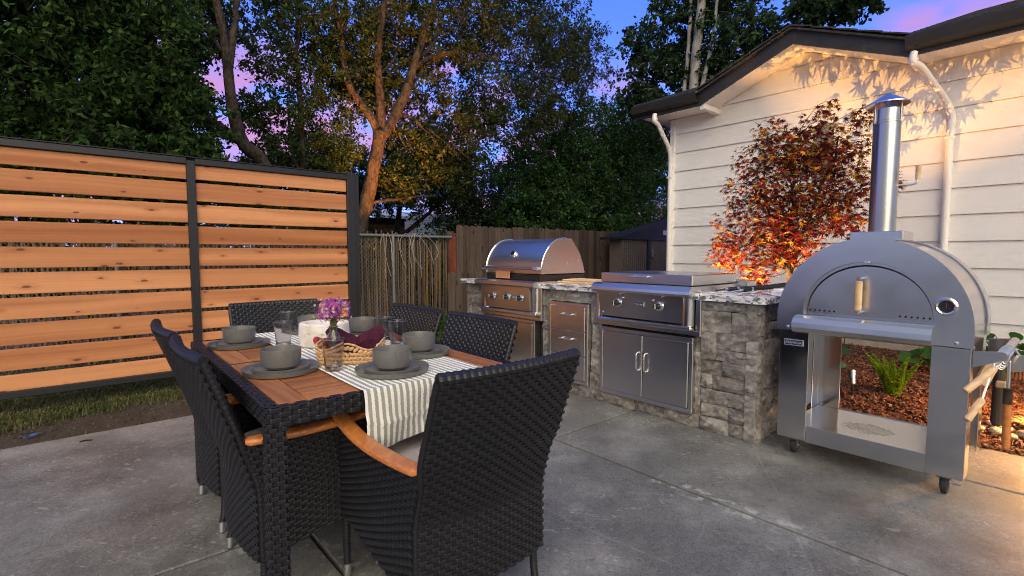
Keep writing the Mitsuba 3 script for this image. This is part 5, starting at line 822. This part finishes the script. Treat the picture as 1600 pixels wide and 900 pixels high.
for x, y, w in ((.903, 1.730, 'at the near end of the table on the runner'), (.592, 2.040, 'at the left near seat on bare wood'), (.605, 2.745, 'at the left far seat on bare wood'), (1.160, 1.965, 'at the right near seat'), (1.200, 2.640, 'at the right far seat'), (1.02, 2.93, 'at the far end of the table behind a glass')):
    setting(x, y, ZR if .70 < x < 1.21 else ZT + .001, w)
def tumbler(x, y, z, where):
    t = thing('tumbler', f'smoky clear glass tumbler {where}', 'glass', 'smoky glass tumblers')
    put('wall', move(lathe([(.0332, .0215), (.0335, .03), (.0425, .122), (.0405, .122), (.0318, .03), (.0315, .0215), (.0332, .0215)], 40), (x, y, z)), 'm_glass', True, parent=t); put('base', move(lathe([(0, .001), (.031, .001), (.0332, .004), (.0336, .020), (.033, .0205), (0, .0205)], 40), (x, y, z)), 'm_glassbase', 40, parent=t)
    th_ = np.linspace(0, 2 * np.pi, 41); put('rim', tube(np.stack([x + .0425 * np.cos(th_), y + .0425 * np.sin(th_), z + .122 + 0 * th_], 1), .0010, 6, False), 'm_glassrim', True, parent=t)
for x, y, w in ((.745, 1.905, 'standing in front of the flower vase'), (.752, 2.545, 'between the two left place settings'), (1.185, 2.215, 'next to the right near bowl'), (1.225, 2.42, 'behind another glass near the right near bowl'), (.90, 2.96, 'in front of the far end bowl')): tumbler(x, y, ZR if x < 1.21 else ZT + .001, w)
# planter
k = put('stone_planter', move(lathe([(0, .10), (.085, .100), (.090, .112), (.112, .113), (.117, .108), (.1185, .05), (.115, .006), (.105, 0), (0, 0)], 56), (.925, 2.475, ZR)), 'm_travertine', 40); tag(k, 'round white stone bowl standing behind the basket', 'bowl')
# basket: plaited rows of seagrass round a rectangle
t = thing('seagrass_basket', 'small oblong plaited seagrass basket on the runner', 'basket'); bc, ba, bl, bw = np.array([.872, 2.030]), -.61, .118, .085
def rect_path(g, k=220):
    c = Polygon([(-bl, -bw), (bl, -bw), (bl, bw), (-bl, bw)]).buffer(-.03).buffer(.03 + g).exterior; L = c.length; p = np.array([c.interpolate(L * i / k).coords[0] for i in range(k + 1)]); ca, sa = math.cos(ba), math.sin(ba); return np.stack([bc[0] + p[:, 0] * ca - p[:, 1] * sa, bc[1] + p[:, 0] * sa + p[:, 1] * ca], 1), p
SV = np.asarray(trimesh.creation.icosphere(1).vertices); SF = trimesh.creation.icosphere(1).faces
for rw in range(4):
    q, loc = rect_path(.003 * rw, 46); ms = []; wave = np.where(np.abs(loc[:, 1]) > bw - .01, .010 * np.cos(loc[:, 0] / bl * 4.2), .008) if rw == 3 else 0 * loc[:, 0]
    for i in range(46):
        d_ = q[(i + 1) % 46] - q[i - 1]; ang = math.atan2(d_[1], d_[0]); ms.append(move((SV * [.0125, .0072, .0078], SF), (q[i, 0], q[i, 1], ZR + .010 + .0165 * rw + wave[i]), rz=ang, ry=0) if False else move(move((SV * [.0130, .0070, .0076], SF), rx=0, ry=.55 if (rw % 2) else -.55), (q[i, 0], q[i, 1], ZR + .010 + .0162 * rw + wave[i]), rz=0) if abs(math.cos(ang)) > 2 else (lambda m: (m[0] + [q[i, 0], q[i, 1], ZR + .010 + .0162 * rw + wave[i]], m[1]))(move(move((SV * [.0130, .0070, .0076], SF), ry=.55 if rw % 2 else -.55), rz=ang)))
    k = put('plait', cat(ms), 'm_straw', True, parent=t); tag(k, kind='stuff')
q, loc = rect_path(.010, 120); put('rim_cord', tube(np.column_stack([q, ZR + .074 + np.where(np.abs(loc[:, 1]) > bw - .004, .013 * np.cos(loc[:, 0] / bl * 4.2), .010 * np.abs(np.cos(loc[:, 1] / bw)))]), .0045, 6), 'm_straw', True, parent=t); put('bottom', move(bx(-bl, bl, -bw, bw, 0, .006), (bc[0], bc[1], ZR), rz=ba), 'm_straw', parent=t)
# folded napkins fanned in the basket
def napkin(label, m, c0, w0, w1, h, notch, lean, seed, ang):
    """a folded napkin standing on its fold: crisp pleats, the free corners flaring to both sides of a V"""
    r = np.random.default_rng(seed); nu = 29; U, V = np.meshgrid(np.linspace(-1, 1, nu), np.linspace(0, 1, 12), indexing='ij'); tri = np.abs((U * 4.5 + .3 * V) % 2 - 1) - .5
    x_ = U * (w0 + (w1 - w0) * V ** .8); z_ = V * (h - notch * (1 - np.abs(U)) ** 1.2 - .35 * h * np.clip(np.abs(U) - .82, 0, 1) * 4) + .004 * (fb(U * 3, V * 3, seed * 1.) - .5); y_ = .012 * tri * (.4 + V) + lean * V ** 1.4 * (1 - .6 * U ** 2) + .010 * (fb(U * 2, V * 2, seed + 5.) - .5)
    P = np.stack([c0[0] + x_ * math.cos(ang) - y_ * math.sin(ang), c0[1] + x_ * math.sin(ang) + y_ * math.cos(ang), c0[2] + z_], -1); k = put('napkin', grid(P), m, 25); tag(k, label, 'napkin', 'folded napkins in the basket')
napkin('dark plum napkin flaring highest at the back of the basket', 'm_plum', (.905, 2.068, ZR + .012), .085, .128, .138, .062, .030, 501, -.61)
napkin('dark plum napkin folded in the middle of the basket', 'm_plum', (.893, 2.045, ZR + .012), .085, .112, .118, .055, .018, 502, -.66)
napkin('dark plum napkin lying low along the basket front', 'm_plum', (.880, 2.012, ZR + .012), .080, .095, .088, .030, -.020, 503, -.58)
napkin('rose red napkin corner sticking out at the left of the basket', 'm_rose', (.798, 2.118, ZR + .026), .026, .052, .078, .020, .015, 504, -.2)
# vase with flowers
t = thing('glass_vase', 'slim clear glass vase with a narrow neck behind the front glass', 'vase'); vx, vy = .815, 2.075
put('body', move(lathe([(0, .0125), (.0325, .0125), (.034, .05), (.033, .085), (.024, .112), (.0155, .124), (.0150, .138), (.0175, .146), (.0160, .146), (.0135, .138), (.0138, .124), (.0222, .112), (.0312, .085), (.0322, .05), (.0312, .014), (0, .0135)], 40), (vx, vy, ZR)), 'm_glass', True, parent=t); put('base', move(lathe([(0, .001), (.029, .001), (.0325, .006), (.0325, .012), (0, .012)], 36), (vx, vy, ZR)), 'm_glassbase', 40, parent=t)
th_ = np.linspace(0, 2 * np.pi, 33); put('lip', tube(np.stack([vx + .0175 * np.cos(th_), vy + .0175 * np.sin(th_), ZR + .146 + 0 * th_], 1), .0016, 6, False), 'm_glassrim', True, parent=t)
t = thing('flower_bunch', 'bunch of small purple and white flowers with yellow specks in the vase', 'flowers'); r = np.random.default_rng(601); fc = np.array([vx + .004, vy - .003, ZR + .215]); st, PF_, FC_ = [], [], []
for i in range(44):
    d_ = r.normal(0, 1, 3); d_ /= np.linalg.norm(d_); e = fc + d_ * np.array([.072, .072, .050]) * r.random() ** .33; st.append(tube(bez([(vx + r.normal(0, .006), vy + r.normal(0, .006), ZR + .05), (vx + r.normal(0, .006), vy + r.normal(0, .006), ZR + .148), e], 10), .0012, 4, False))
    for j in range(13):
        P = e + r.normal(0, .0085, 3); yel = r.random() < .07; wh = r.random() < .28; c = np.array([.62, .34, .015]) if yel else np.array([.74, .60, .78]) if wh else np.array([.34, .060, .42]) * r.uniform(.6, 1.5) if r.random() < .6 else np.array([.58, .12, .44])
        nrm = P - fc + r.normal(0, .02, 3); nrm /= np.linalg.norm(nrm); a_ = np.cross(nrm, [0.3, .2, .9]); a_ /= np.linalg.norm(a_); b_ = np.cross(nrm, a_)
        for kx in range(4):
            dd_ = a_ * math.cos(kx * 1.571) + b_ * math.sin(kx * 1.571); ss = np.cross(nrm, dd_); l_ = .0070; PF_ += [P, P + dd_ * l_ * .6 + ss * .0026 + nrm * .001, P + dd_ * l_ + nrm * .0015, P + dd_ * l_ * .6 - ss * .0026 + nrm * .001]; FC_ += [c] * 4
n = len(PF_) // 4; i4 = np.arange(n)[:, None] * 4; k = put('petals', (np.array(PF_), np.concatenate([i4 + [0, 1, 2], i4 + [0, 2, 3]]).reshape(-1, 3)), 'm_leaf', False, color=np.array(FC_), parent=t); tag(k, kind='stuff')
put('stems', cat(st), 'm_vcol', color=np.tile([.10, .11, .04], (len(cat(st)[0]), 1)), parent=t)
for px_, py_, pz_ in ((fc[0] - .062, fc[1] + .035, fc[2] - .028), (fc[0] + .03, fc[1] - .045, fc[2] + .004), (fc[0] + .012, fc[1] - .05, fc[2] - .034)):
    put('yellow_sprig', cat([(lambda m: (m[0] + np.array([px_, py_, pz_]) + r.normal(0, .008, 3), m[1]))(move((SV * .0034 * r.uniform(.7, 1.3), SF))) for _ in range(7)]), 'm_yellow', True, parent=t)
mat('m_yellow', (.62, .36, .02), .6)
for key in list(scene):
    top = key.split('__')[0]
    if top not in labels and scene[key].get('type') == 'ply': print('unlabelled', key)
